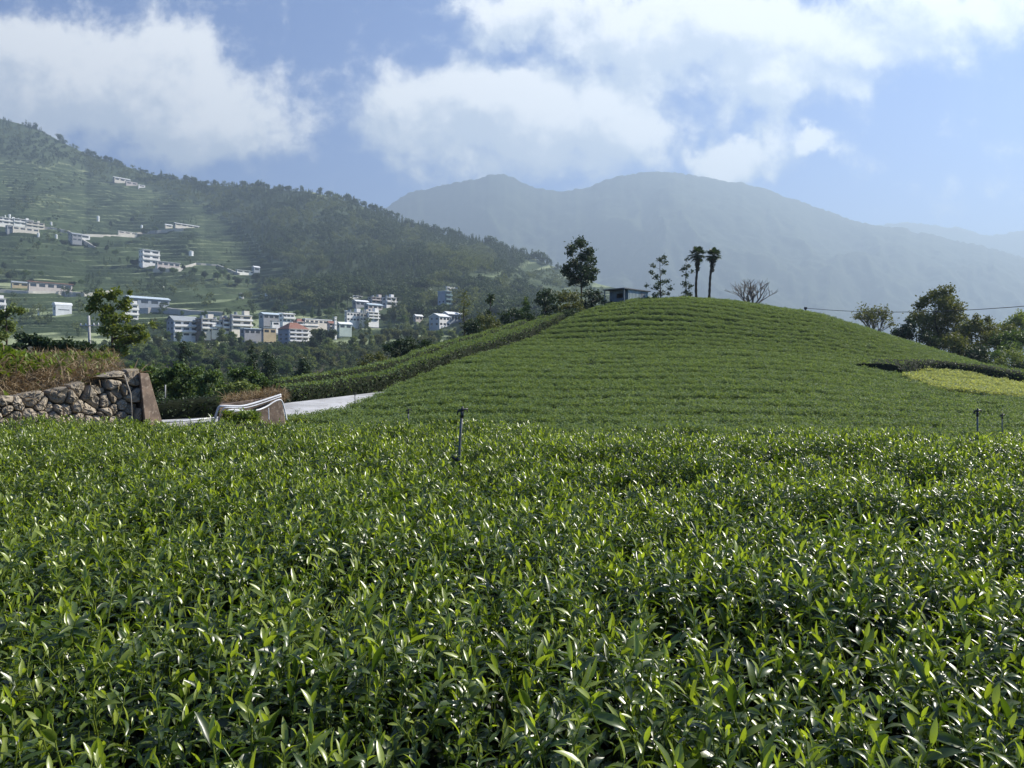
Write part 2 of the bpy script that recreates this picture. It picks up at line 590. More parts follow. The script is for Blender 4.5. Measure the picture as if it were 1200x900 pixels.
# ------------------------------------------------------------------ terrain functions
# tea knoll: for each viewing column the middle and the crest of the tea surface (distance, photo row)
K_PX = np.array([250, 330, 449, 535, 602, 655, 700, 745, 800, 850, 900, 960, 1040, 1100, 1200, 1350, 1500], float)
K_DM = np.array([20, 23, 28.5, 36, 44, 45, 43, 41, 40, 40, 40, 39, 38, 34, 30, 28, 28], float)
K_PM = np.array([482, 474, 455, 422, 404, 402, 405, 408, 409, 410, 412, 418, 432, 444, 462, 475, 482], float)
K_DC = np.array([24, 26, 36, 45, 52, 56, 60, 61, 61, 61, 60, 57, 52, 49, 44, 42, 42], float)
K_PC = np.array([476, 472, 447, 406, 391, 376, 359, 350.5, 348, 351, 358, 367, 392, 411, 441, 470, 480], float)
D_FOOT, Z_FOOT = 13.0, 0.15

def pxof(X, Y):
    return HX + F * X / np.maximum(Y, 0.5)

def zof(py, D):
    return ZC + (HY - py) / F * D

def hill_col(px):
    dm, pm, dc, pc = (np.interp(px, K_PX, t) for t in (K_DM, K_PM, K_DC, K_PC))
    return dm, zof(pm, dm), dc, zof(pc, dc)

def hill_z(px, D):
    """height of the tea surface of the knoll"""
    px, D = np.broadcast_arrays(np.asarray(px, float), np.asarray(D, float))
    dm, zm, dc, zc = hill_col(px)
    s1 = (zm - Z_FOOT) / (dm - D_FOOT); s2 = (zc - zm) / (dc - dm)
    m0 = 0.25 * s1
    m1 = np.where(s1 * s2 > 0, 2 * s1 * s2 / (s1 + s2 + 1e-9), 0)
    m2 = 0.55 * s2
    def herm(t, h, a, b, ma, mb):
        t = np.clip(t, 0, 1)
        return ((2 * t ** 3 - 3 * t ** 2 + 1) * a + (t ** 3 - 2 * t ** 2 + t) * h * ma + (-2 * t ** 3 + 3 * t ** 2) * b + (t ** 3 - t ** 2) * h * mb)
    z = np.where(D < dm, herm((D - D_FOOT) / (dm - D_FOOT), dm - D_FOOT, Z_FOOT, zm, m0, m1),
                 herm((D - dm) / (dc - dm), dc - dm, zm, zc, m1, m2))
    z = np.where(D < D_FOOT, Z_FOOT, z)
    e = np.maximum(D - dc, 0)
    z = z + np.where(D > dc, m2 * e * np.exp(-e / 2.0) - 0.012 * np.minimum(e, 40) ** 2 * .9, 0)
    return z

def edge_D(px):                                     # far edge of the near tea field
    return np.interp(px, [-800, 0, 430, 700, 1200, 2200], [9.6, 9.3, 9.0, 8.2, 7.3, 7.0])

def valley_z(px, D):
    l = np.interp(D, [0, 18, 30, 70, 120, 200, 320, 420], [-.35, -.2, -.4, -.6, -1.2, -2.5, 10.5, 18])
    r = np.interp(D, [0, 60, 120, 400, 2500, 9000], [-.3, -2, -9, -30, -30, -30])
    w = sstep(px, 700, 860)
    return l * (1 - w) + r * w

def ground_z(X, Y):
    X, Y = np.asarray(X, float), np.asarray(Y, float)
    px = np.clip(pxof(X, Y), -900, 2100)
    D = np.maximum(Y, 0)
    de = edge_D(px)
    near = np.full(px.shape, 0.0)
    v = valley_z(px, D)
    wl = sstep(px, 300, 420)
    hill = hill_z(np.clip(px, 250, 1500), D) - 0.8
    far = np.where(D < 90, np.maximum(hill, v) * wl + v * (1 - wl), v)
    # upper terrace behind the stone wall on the left
    t = sstep(D, 13.1, 13.9) * (1 - sstep(px, 128, 150)) * (1 - sstep(D, 24, 34))
    far = far * (1 - t) + np.maximum(far, 1.15 + .6 * sstep(D, 13.8, 17)) * t
    k = sstep(D, de + .3, de + 1.6)
    return near * (1 - k) + far * k

# ------------------------------------------------------------------ ground sheet
M_SOIL = surf('soil', (.07, .055, .035), (.04, .045, .02), 0.8, .95, .4, 6, c3=(.05, .07, .025))
def build_ground():
    th = np.concatenate([np.linspace(-180, -62, 40)[:-1], np.linspace(-62, 62, 420), np.linspace(62, 180, 40)[1:]])
    rr = np.concatenate([[0.0], np.geomspace(.6, 9, 24), np.linspace(9.3, 75, 190), np.geomspace(76, 9500, 90)])
    T, RR = np.meshgrid(R(1) * th, rr)
    # rings of constant depth in front of the eye, ordinary circles elsewhere
    k = np.where(np.abs(T) < R(62.5), 1 / np.cos(np.clip(T, -R(62), R(62))), 1 / math.cos(R(62)))
    X, Y = RR * k * np.sin(T), RR * k * np.cos(T)
    Z = ground_z(X, Y) + .05 * (fbm(X * .8, Y * .8, 3, 5) - .5) * np.clip(RR, 0, 1)
    me = npmesh('ground', np.stack([X, Y, Z], -1).reshape(-1, 3), [grid_faces(len(rr), len(th))], True)
    o = obj('ground', me, M_SOIL)
    tag(o, kind='structure')
    return o
build_ground()

# ------------------------------------------------------------------ hillside with tea terraces across the valley
H_PX = np.array([-500, -200, 0, 40, 100, 180, 240, 300, 370, 430, 480, 560, 610, 650, 700, 780], float)
H_PR = np.array([60, 100, 138, 150, 180, 205, 217, 219, 226, 243, 266, 283, 297, 313, 332, 352], float)
H_DR = np.array([1500, 1500, 1500, 1500, 1480, 1420, 1350, 1280, 1200, 1140, 1080, 1000, 950, 900, 850, 800], float)
H_DB, H_PB = 320.0, 404.0
def hs_point(px, t):
    """hillside point of column px at 0 (foot) .. 1 (skyline)"""
    dr = np.interp(px, H_PX, H_DR); pr = np.interp(px, H_PX, H_PR)
    pr = pr + 2.5 * (fbm(px / 37., px * 0, 3, 21) - .5)
    D = H_DB + (dr - H_DB) * t ** 1.15
    py = H_PB + (pr - H_PB) * t
    X = (px - HX) / F * D
    bump = np.exp(-((px - (430 + 190 * (1 - t))) / 95) ** 2) * 26 * np.sin(np.pi * np.clip(t, 0, 1)) ** .8
    gully = -np.exp(-((px - (262 + 60 * (1 - t))) / 38) ** 2) * 14 * np.sin(np.pi * np.clip(t, 0, 1))
    rel = (fbm(X / 170, D / 170, 4, 31) - .5) * 46 * np.sin(np.pi * np.clip(t, 0, 1)) * (.25 + .75 * t)
    z = zof(py, D) + (bump + gully) * D / 1100 + rel
    return X, D, z
WOODS = [[(262, 212), (450, 236), (560, 275), (618, 296), (600, 318), (545, 322), (520, 345), (455, 338), (415, 345), (360, 330), (318, 298), (285, 268), (240, 240), (190, 222)],
         [(-60, 90), (0, 128), (120, 178), (262, 205), (262, 232), (190, 222), (120, 212), (60, 190), (-60, 182)],
         [(300, 345), (340, 325), (420, 338), (470, 345), (480, 372), (400, 362), (330, 362)],
         [(470, 345), (560, 330), (640, 345), (640, 380), (480, 380)]]
def wood_mask(px, py):
    m = np.zeros(np.shape(px), bool)
    jx = px + 26 * (fbm(px / 25, py / 18, 3, 51) - .5); jy = py + 20 * (fbm(px / 25, py / 18, 3, 52) - .5)
    for w in WOODS:
        m |= inpoly(jx, jy, w)
    return m

M_HILL = None
def hillside_material():
    m, nt, b = mat_new('terraced_hillside')
    a = nt.nodes.new('ShaderNodeAttribute'); a.attribute_name = 'field'
    w = nt.nodes.new('ShaderNodeAttribute'); w.attribute_name = 'wood'
    rs = nt.nodes.new('ShaderNodeAttribute'); rs.attribute_name = 'riser'
    tc = nt.nodes.new('ShaderNodeTexCoord').outputs['Object']
    n = noise_node(nt, tc, .045, 6, .65)
    c = mixcol(nt, a.outputs['Fac'], (.19, .24, .125), (.40, .44, .24))
    c = mixcol(nt, maprange(nt, n, .45, .7, 0, .55), c, (.12, .155, .075))
    c = mixcol(nt, maprange(nt, noise_node(nt, tc, .012, 3, .5), .6, .68, 0, .55), c, (.15, .115, .075))
    c = mixcol(nt, rs.outputs['Fac'], c, (.045, .068, .03))
    c = mixcol(nt, w.outputs['Fac'], c, (.065, .09, .045))  # real woods; on the spur their dark colour also stands for cloud shade
    link(nt, c, b.inputs['Base Color'])
    b.inputs['Roughness'].default_value = .9
    b.inputs['Specular IOR Level'].default_value = .15
    bn = nt.nodes.new('ShaderNodeBump'); bn.inputs['Strength'].default_value = .8; bn.inputs['Distance'].default_value = 1.5
    link(nt, noise_node(nt, tc, .35, 5, .7), bn.inputs['Height'])
    link(nt, bn.outputs[0], b.inputs['Normal'])
    return m
def build_hillside():
    nc, nr = 600, 620
    px = np.linspace(-480, 780, nc)
    t = np.linspace(0, 1, nr)
    PX, T = np.meshgrid(px, t)
    X, D, Z = hs_point(PX, T)
    PY = HY - (Z - ZC) / D * F
    wood = wood_mask(PX, PY)
    # terraces: steps in height of 3 to 5 m, bent and broken into parcels
    warp = (fbm(X / 120, D / 90, 4, 61) - .5) * 13
    par = np.floor((X + 40 * (fbm(X / 60, D / 60, 2, 62) - .5)) / 95) + 31 * np.floor((D + 60 * (fbm(X / 80, D / 80, 2, 63) - .5)) / 95)
    step = 2.8 + 4.2 * _hash(par.astype(int), par.astype(int) * 0 + 5, 3) * sstep(T, .10, .4) + 3.0 * T
    q = (Z + warp + 9 * _hash(par.astype(int), par.astype(int) * 0 + 9, 4)) / step
    fr = q - np.floor(q)
    riser = sstep(fr, .52, .62) * (1 - sstep(fr, .90, 1.0))
    dz = (np.floor(q) + sstep(fr, .60, .94) - q) * step
    k = (1 - wood) * sstep(T, .015, .08) * (1 - sstep(T, .93, 1.0)) * 1.0
    Z2 = Z + dz * k
    edge = (np.abs(np.gradient(par, axis=1)) + np.abs(np.gradient(par, axis=0)) > .1).astype(float)
    riser = np.maximum(riser, edge * .8)
    q2 = q / 4 + .8 * fbm(X / 70, D / 70, 3, 66)
    riser = np.maximum(riser, 1.0 * (np.abs(q2 - np.floor(q2) - .5) < .07))
    tread = _hash(np.floor(q).astype(int), par.astype(int), 12)
    field = np.clip(.12 + .45 * _hash(par.astype(int), par.astype(int) * 0 + 1, 8) + .38 * tread + .45 * (fbm(X / 45, D / 45, 3, 64) - .5), 0, 1)
    # beyond the skyline the land falls away
    nb = 14
    e = np.linspace(20, 500, nb)[:, None]
    Xb = X[-1:] * (1 + e / D[-1:]); Db = D[-1:] + e; Zb = Z[-1:] - .0022 * e ** 2 - .12 * e
    V = np.stack([np.concatenate([X, Xb]), np.concatenate([D, Db]), np.concatenate([Z2, Zb])], -1).reshape(-1, 3)
    pad = lambda A, c: np.concatenate([A.astype(float), np.full((nb, nc), c)]).ravel()
    me = npmesh('terraced_hillside', V, [grid_faces(nr + nb, nc)], True,
                {'field': pad(field, .3), 'wood': pad(wood, 1), 'riser': pad(riser * (1 - wood) * sstep(T, .02, .06), 0)})
    o = obj('terraced_hillside', me, hillside_material())
    tag(o, kind='structure')
build_hillside()

HS_T = np.linspace(0, 1, 900)
def hs_at(px, py):
    """hillside point seen at photo pixel (px, py)"""
    X, D, Z = hs_point(np.full(HS_T.shape, float(px)), HS_T)
    PY = HY - (Z - ZC) / D * F
    i = int(np.argmax(PY <= py)) if (PY <= py).any() else len(PY) - 1
    if py >= PY[0]:
        for D_ in np.linspace(320, 60, 500):
            X_ = (px - HX) / F * D_
            if HY - (float(valley_z(px, D_)) - ZC) / D_ * F >= py:
                return Vector((X_, D_, float(valley_z(px, D_))))
    return Vector((X[i], D[i], Z[i]))

# ------------------------------------------------------------------ mountains
def ridge_mesh(name, pxs, pys, D0, D1, zb, px0, px1, nc, nr, relief, seed, mat, spur=180.):
    px = np.linspace(px0, px1, nc)
    t = np.linspace(0, 1, nr)
    PX, T = np.meshgrid(px, t)
    pr = np.interp(PX, pxs, pys) + 9 * (fbm(PX / 34., PX * 0, 5, seed, .6) - .5) + 2.2 * (vnoise(PX / 2.6, PX * 0, seed + 5) - .5)
    D = D0 + (D1 - D0) * T + 120 * (fbm(PX / 120, PX * 0, 2, seed + 9) - .5)
    X = (PX - HX) / F * D
    zr = zof(pr, D1)
    Z = zb + (zr - zb) * (T ** 1.25)
    bell = np.sin(np.pi * T) ** .8
    Z = Z + relief * bell * (ridged(PX / spur + .5 * T + .35 * (fbm(PX / 90, T * 3, 3, seed + 2) - .5), T * 1.2, 5, seed + 1) - .62)
    Z = Z + relief * .12 * bell * (fbm(X / 60, D / 60, 3, seed + 3) - .5)
    nb = 10
    e = np.linspace(40, 900, nb)[:, None]
    Xb = X[-1:] * (1 + e / D[-1:]); Db = D[-1:] + e; Zb = np.maximum(Z[-1:] - .0005 * e ** 2 - .25 * e, -30)
    V = np.stack([np.concatenate([X, Xb]), np.concatenate([D, Db]), np.concatenate([Z, Zb])], -1).reshape(-1, 3)
    o = obj(name, npmesh(name, V, [grid_faces(nr + nb, nc)], True), mat)
    tag(o, kind='structure')
M_MTN = surf('mountain_forest', (.018, .03, .014), (.045, .058, .026), .012, .95, 1.0, .03, spec=.1, c3=(.08, .085, .045))
ridge_mesh('mountain', [-600, 0, 300, 400, 450, 480, 520, 560, 572, 585, 600, 612, 630, 660, 690, 720, 745, 770, 800, 830, 870, 900, 950, 1000, 1050, 1100, 1150, 1200, 1300, 1500, 1900],
           [330, 300, 280, 262, 243, 226, 214, 210, 205, 203, 206, 213, 219, 222, 219, 209, 205, 201, 203, 206, 213, 222, 240, 255, 268, 278, 290, 303, 325, 350, 380],
           2500, 4000, -30, -500, 1850, 760, 220, 390, 71, M_MTN, 150.)
ridge_mesh('far_mountain', [600, 1000, 1040, 1080, 1130, 1160, 1200, 1250, 1300, 1500, 1900], [300, 270, 265, 263, 270, 275, 272, 262, 258, 280, 300],
           4700, 5600, -30, 650, 1850, 300, 60, 300, 91, M_MTN, 120.)
# ------------------------------------------------------------------ tea
M_TEA = leafmat('tea_leaf', (.018, .037, .006), (.080, .130, .019), .33, .34, .85, young=(.28, .34, .05), tcol=(2.2, 2.3, .7))
M_TEA_OLD = leafmat('mature_shaded_tea_leaf', (.006, .016, .005), (.016, .036, .009), .10, .34, .5)  # mature leaves, darkened further to put black shade into the gaps
M_TEA_FAR = leafmat('knoll_tea_leaf', (.080, .134, .054), (.185, .258, .106), .30, .6, .25, young=(.24, .30, .13))
M_TEA_YEL = leafmat('yellow_tea_leaf', (.25, .29, .12), (.42, .46, .23), .3, .65, .2, young=(.52, .52, .26))
M_UNDER = surf('tea_inner_shade', (.006, .009, .004), (.012, .015, .006), 3, .95, .5, 30, spec=.1)

def near_canopy(X, Y):
    """top of the near tea bushes: rows with dark gaps between them"""
    q = (Y * 1.0 - X * .16 + .5 * (fbm(X * .5, Y * .5, 2, 15) - .5)) / 1.12 + .33
    p = q - np.floor(q)
    gap = np.exp(-((p - .5) / .17) ** 2) * sstep(fbm(X * .55 + 9, Y * .55, 2, 16), .36, .62)
    return .765 + .10 * (fbm(X * 1.6, Y * 1.6, 3, 17) - .5) * 2 - .36 * gap, gap

def build_near_tea():
    rnd = random.Random(3)
    sh = [obj('tea_shoot', shoot_mesh('tea_shoot', rnd, n=rnd.randint(6, 9), H=rnd.uniform(.12, .19), L=(.065, .115), erect=rnd.uniform(.85, 1.1)), M_TEA, link_it=False) for _ in range(9)]
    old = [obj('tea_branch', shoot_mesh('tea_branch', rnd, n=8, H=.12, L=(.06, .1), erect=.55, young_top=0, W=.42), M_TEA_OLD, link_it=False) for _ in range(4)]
    cs, co = proto_collection('tea_shoots', sh), proto_collection('tea_branches', old)
    def pts(n, px0, px1, d0, dens_gap):
        # the field runs on to both sides of the eye and a little behind it
        D = RNG.uniform(-1.2, 9.75, n); X = RNG.uniform(-1, 1, n) * 11.2
        ok = np.abs(X) < .80 * np.maximum(D, 0) + 3.4
        ok &= D < edge_D(pxof(X, 9.0)) + .12 * RNG.normal(size=n)
        ok &= (D > d0) | (np.abs(X) > 1.2 * d0)
        z, g = near_canopy(X, D)
        ok &= RNG.random(n) > g * dens_gap
        return X[ok], D[ok], z[ok], g[ok]
    X, Y, z, g = pts(142000, -170, 1370, 1.2, .85)
    n = len(X)
    tilt = RNG.normal(0, .24, (n, 2))
    rot = np.stack([tilt[:, 0], tilt[:, 1], RNG.uniform(0, 6.283, n)], 1)
    scl = np.clip(RNG.normal(.57, .14, n), .33, 1.05)
    hz = z + .06 * RNG.normal(size=n).clip(-1.3, 1.5)
    scatter('tea_shoots', np.stack([X, Y, hz], 1), rot, scl, RNG.integers(0, 9, n), cs)
    X, Y, z, g = pts(48000, -170, 1370, .9, .25)
    n = len(X)
    rot = np.stack([RNG.normal(0, .4, n), RNG.normal(0, .4, n), RNG.uniform(0, 6.283, n)], 1)
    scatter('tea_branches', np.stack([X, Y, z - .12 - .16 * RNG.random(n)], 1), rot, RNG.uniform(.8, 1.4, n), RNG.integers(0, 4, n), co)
    # inside of the bushes, its shade painted in as near-black colour
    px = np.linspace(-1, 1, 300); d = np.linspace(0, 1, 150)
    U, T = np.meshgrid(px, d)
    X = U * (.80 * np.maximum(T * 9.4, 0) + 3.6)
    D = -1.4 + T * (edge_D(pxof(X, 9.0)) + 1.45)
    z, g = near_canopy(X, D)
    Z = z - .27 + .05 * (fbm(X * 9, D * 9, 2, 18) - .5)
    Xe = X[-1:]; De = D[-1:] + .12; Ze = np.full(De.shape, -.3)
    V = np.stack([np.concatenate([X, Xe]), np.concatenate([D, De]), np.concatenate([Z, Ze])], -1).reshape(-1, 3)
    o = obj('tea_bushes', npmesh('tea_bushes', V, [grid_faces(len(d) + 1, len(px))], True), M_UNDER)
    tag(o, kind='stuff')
build_near_tea()

# ---- road edges and the path line (photo pixel, distance)
ROAD_A = [(150, 498.5, 15.0), (250, 495, 17), (330, 490.5, 18.5), (400, 485, 20.8), (430, 473, 24.0), (453, 459.5, 27.2)]
ROAD_B = [(150, 494, 18.0), (250, 489, 21), (333, 472.5, 23.0), (385, 466.5, 25.2), (430, 461, 27.4), (455, 458, 28.6)]
YEL = [(1060, 441), (1082, 434), (1120, 436), (1170, 444), (1230, 455), (1230, 468), (1150, 461), (1100, 455)]
# hedge that closes the knoll on the left: foot of its front (photo pixel)
HEDGE = np.array([(328, 473, 24.2), (380, 467.5, 25.8), (449, 455.5, 28.7), (490, 440, 31.8), (535, 422.5, 36.4), (570, 411, 41), (602, 401, 45.5), (640, 385, 52), (662, 375, 55.5)])

def tea_limit(px):                                   # the knoll's tea stops at the road and at the foot of the hedge
    lim = np.interp(px, [p[0] for p in ROAD_A], [p[2] for p in ROAD_A]) - .25
    lim2 = np.interp(px, HEDGE[:, 0], HEDGE[:, 2]) - .55
    lim = np.where(px < 453, lim, lim2)
    dc = np.interp(px, K_PX, K_DC)
    return np.where(px > 660, dc + 6, lim)

def knoll_rows(px, D):
    X = (px - HX) / F * D
    q = (D + .05 * X + .42 * np.maximum(X - 4, 0) * sstep(D, 36, 52) + .55 * (fbm(X * .12, D * .12, 3, 25) - .5) * 2.0) / 1.95
    p = q - np.floor(q)
    g = np.exp(-((p - .5) / .19) ** 4) * (.62 + .75 * fbm(X * .25, D * .5, 2, 26))
    return np.clip(g, 0, 1)

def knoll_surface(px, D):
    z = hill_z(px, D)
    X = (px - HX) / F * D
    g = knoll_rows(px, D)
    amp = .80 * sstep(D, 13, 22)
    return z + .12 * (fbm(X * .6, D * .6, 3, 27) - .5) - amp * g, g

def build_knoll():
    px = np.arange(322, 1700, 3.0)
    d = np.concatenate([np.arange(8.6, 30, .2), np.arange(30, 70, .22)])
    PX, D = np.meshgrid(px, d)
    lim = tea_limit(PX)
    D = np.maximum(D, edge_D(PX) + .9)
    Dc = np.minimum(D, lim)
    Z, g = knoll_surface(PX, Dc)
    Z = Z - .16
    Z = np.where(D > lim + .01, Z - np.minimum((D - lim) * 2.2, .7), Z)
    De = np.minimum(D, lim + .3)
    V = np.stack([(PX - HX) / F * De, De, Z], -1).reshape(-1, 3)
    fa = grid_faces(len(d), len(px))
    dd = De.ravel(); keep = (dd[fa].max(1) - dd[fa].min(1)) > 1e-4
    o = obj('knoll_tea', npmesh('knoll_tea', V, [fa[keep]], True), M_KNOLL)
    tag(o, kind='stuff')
M_KNOLL = surf('knoll_tea_inner_shade', (.014, .024, .008), (.026, .040, .014), 4, .95, .5, 22, spec=.1)  # row fronts and gaps, their shade put into this dark colour
build_knoll()

def build_knoll_leaves():
    rnd = random.Random(8)
    def tufts(nm, mat, n=7, **kw):
        return proto_collection(nm, [obj('tea_tuft', tuft_mesh('tea_tuft', rnd, **kw), mat, link_it=False) for _ in range(n)])
    near = tufts('near_tufts', M_TEA_FAR, n=7) if False else proto_collection('knoll_tufts', [obj('tea_tuft', tuft_mesh('tea_tuft', rnd, 20, .24, .10, .38, .15), M_TEA_FAR, link_it=False) for _ in range(7)])
    yel = proto_collection('yellow_tufts', [obj('tea_tuft', tuft_mesh('tea_tuft', rnd, 22, .26, .13, .4, .22), M_TEA_YEL, link_it=False) for _ in range(5)])
    N = 560000
    px = RNG.uniform(325, 1560, N)
    D = 8.8 + (68 - 8.8) * RNG.random(N) ** .82
    lim = tea_limit(px)
    dc = np.interp(px, K_PX, K_DC)
    X = (px - HX) / F * D
    z, g = knoll_surface(px, D)
    PY = HY - (z - ZC) / D * F
    keep = (D < lim) & (D > edge_D(px) + .95) & (g < .22 + .2 * RNG.random(N)) & (D < dc + 3)
    bare = vnoise(X * .55, D * .8, 77) > .955              # a few missing bushes
    keep &= ~bare
    iy = inpoly(px + 6 * RNG.normal(size=N) * .4, PY, YEL) & (D < 46)
    def put(nm, k, coll, nproto, s0, dz=0.0):
        n = k.sum()
        P3 = np.stack([X[k], D[k], z[k] - .05 + dz + .05 * RNG.normal(size=n)], 1)
        rot = np.stack([RNG.normal(0, .2, n), RNG.normal(0, .2, n), RNG.uniform(0, 6.283, n)], 1)
        sc = s0 * (.50 + .0035 * D[k]) * RNG.uniform(.75, 1.25, n)
        scatter(nm, P3, rot, sc, RNG.integers(0, nproto, n), coll)
    put('knoll_tea_leaves', keep & ~iy, near, 7, 1.0)
    put('yellow_tea_leaves', keep & iy, yel, 5, 1.1, .06)
build_knoll_leaves()

# ------------------------------------------------------------------ hedges: separate trimmed tea hedges
M_HEDGE_IN = surf('hedge_inside_shade', (.008, .012, .005), (.018, .022, .010), 5, .95, .5, 25, spec=.1)  # bare twiggy inside, darkened so the sunlit front looks shaded
M_HEDGE = leafmat('hedge_leaf', (.086, .134, .050), (.20, .265, .105), .28, .65, .22, young=(.12, .17, .04))
def hedge(name, label, group, line, width, height, step=.25, zfun=None, leaf=.11, dens=150, mat=None, mat_in=None, backdir=None):
    """line: world points along the front foot; the hedge runs back from it by width (away from the eye)"""
    L = [Vector(p) for p in line]
    cum = [0]
    for a, b in zip(L, L[1:]): cum.append(cum[-1] + (b - a).length)
    n = max(4, int(cum[-1] / step))
    s = np.linspace(0, cum[-1], n)
    c = np.stack([np.interp(s, cum, [p[k] for p in L]) for k in range(3)], 1)
    tan = np.gradient(c, axis=0); tan[:, 2] = 0; tan /= np.linalg.norm(tan, axis=1)[:, None]
    back = np.stack([-tan[:, 1], tan[:, 0], 0 * tan[:, 0]], 1)
    back *= np.sign(back[:, 1:2] + 1e-9)
    if backdir is not None:
        back[:] = np.array([backdir[0], backdir[1], 0]) / math.hypot(*backdir)
    prof = [(-.02, -.35), (0, .0), (.0, .45), (.06, .78), (.16, .95), (.35, 1.0), (.65, 1.0), (.84, .95), (.95, .75), (1.0, .4), (1.0, -.35)]
    w = np.broadcast_to(np.asarray(width, float), (n,)) if np.ndim(width) else np.full(n, width)
    jit = 1 + .14 * (fbm(s * .9, s * 0, 3, len(label) % 97) - .5) * 2
    rows = []
    for (a, h) in prof:
        q = c + back * (a * w)[:, None]
        zz = zfun(q[:, 0], q[:, 1]) if zfun else q[:, 2]
        base = c[:, 2] * (1 - a) + zz * a if zfun else c[:, 2]
        q = q.copy(); q[:, 2] = base + h * height * (jit if h > .4 else 1)
        q[:, :2] += .06 * (fbm(s * 3 + a * 9, s * 0 + h * 7, 2, 41)[:, None] - .5)
        rows.append(q)
    G = np.stack(rows)                       # (profile, along, 3)
    o = obj(name, npmesh(name, G.reshape(-1, 3), [grid_faces(len(prof), n), [[k * n for k in range(len(prof))]], [[k * n + n - 1 for k in range(len(prof))][::-1]]], True), mat_in or M_HEDGE_IN)
    tag(o, label, 'hedge', group)
    # leaves on its skin
    nr = np.random.default_rng(len(line) * 7 + n)
    area = cum[-1] * (np.mean(w) + 1.6 * height)
    m = int(area * dens)
    i = nr.uniform(0, n - 1.001, m); gl = np.array([0, .04, .10, .35, .6, 1.2, 1.4, 1.2, .6, .5, .2]); j0 = nr.choice(len(prof) - 1, m, p=(gl[:-1] / gl[:-1].sum()))
    jf = nr.random(m); i0 = i.astype(int); fi = (i - i0)[:, None]
    pt = (G[j0, i0] * (1 - fi) + G[j0, i0 + 1] * fi) * (1 - jf)[:, None] + (G[j0 + 1, i0] * (1 - fi) + G[j0 + 1, i0 + 1] * fi) * jf[:, None]
    pt = pt + nr.normal(0, .05, (m, 3))
    V, Fq, tone = leaf_quads(pt, leaf, nr, .5, .5)
    obj('leaves', npmesh('leaves', V, [Fq], False, {'tone': tone}), mat or M_HEDGE, o)
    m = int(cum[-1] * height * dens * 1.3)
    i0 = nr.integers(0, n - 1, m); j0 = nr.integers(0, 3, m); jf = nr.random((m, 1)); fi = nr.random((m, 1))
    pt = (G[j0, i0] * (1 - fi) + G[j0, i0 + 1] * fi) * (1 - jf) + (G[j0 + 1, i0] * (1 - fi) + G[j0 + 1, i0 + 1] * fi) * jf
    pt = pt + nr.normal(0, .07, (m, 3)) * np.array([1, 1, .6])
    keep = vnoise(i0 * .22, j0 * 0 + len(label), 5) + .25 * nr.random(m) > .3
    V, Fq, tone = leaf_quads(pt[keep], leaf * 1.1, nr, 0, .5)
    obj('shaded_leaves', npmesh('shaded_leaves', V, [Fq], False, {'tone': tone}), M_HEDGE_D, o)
    return o

M_HEDGE_D = leafmat('shade_dark_hedge_leaf', (.018, .032, .012), (.05, .075, .026), .12, .6, .2)  # same hedge leaves in a darker copy, painting the shade of the front
# ------------------------------------------------------------------ road
M_CONC_W = surf('pale_concrete', (.50, .50, .50), (.34, .34, .335), .7, .9, .15, 20, c3=(.31, .30, .28))
def strip(name, A, B, mat, thick=.3, n=50):
    a = np.array([P(*p) for p in A]); b = np.array([P(*p) for p in B])
    t = np.linspace(0, 1, n)
    def res(q):
        l = np.concatenate([[0], np.cumsum(np.linalg.norm(np.diff(q, axis=0), axis=1))]); l /= l[-1]
        return np.stack([np.interp(t, l, q[:, k]) for k in range(3)], 1)
    a, b = res(a), res(b)
    dn = np.array([0, 0, thick])
    G = np.stack([a - dn, a, a * .75 + b * .25, a * .5 + b * .5, a * .25 + b * .75, b, b - dn])
    o = obj(name, npmesh(name, G.reshape(-1, 3), [grid_faces(7, n)], False), mat)
    return tag(o, kind='structure')
strip('road', ROAD_A, ROAD_B, M_CONC_W)

hz = lambda X, Y: hill_z(np.clip(pxof(X, Y), 250, 1500), Y)
front = [P(*p) for p in HEDGE]
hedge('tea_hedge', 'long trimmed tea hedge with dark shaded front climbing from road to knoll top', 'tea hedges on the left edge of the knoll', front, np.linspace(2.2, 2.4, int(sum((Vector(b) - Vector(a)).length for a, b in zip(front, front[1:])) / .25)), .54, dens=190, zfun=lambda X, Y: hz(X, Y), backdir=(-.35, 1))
def back_line(off, dz):
    out = []
    for i, p in enumerate(front):
        q = front[min(i + 1, len(front) - 1)] - front[max(i - 1, 0)]
        q.z = 0; q.normalize()
        nb = Vector((-.35, 1, 0)).normalized()
        r = p + nb * off
        r.z = float(hz(np.array([r.x]), np.array([r.y]))[0]) * .5 + p.z * .5 + dz
        out.append(r)
    return out
bl = back_line(2.65, .12)
hedge('tea_hedge', 'trimmed tea hedge running along the outer edge of the knoll behind the dark fronted hedge', 'tea hedges on the left edge of the knoll', bl, 2.2, .66, dens=150, backdir=(-.35, 1))
# hedge behind the yellow bushes on the right
rl = [(1056, 441, 36.2), (1075, 435.5, 37.5), (1100, 434.5, 38.5), (1140, 440, 38), (1180, 447.5, 37), (1250, 462, 35)]
hedge('tea_hedge', 'dark tea hedge behind the yellow green bushes on the right slope', None, [P(*p) for p in rl], 3.2, .62, dens=170, zfun=None)
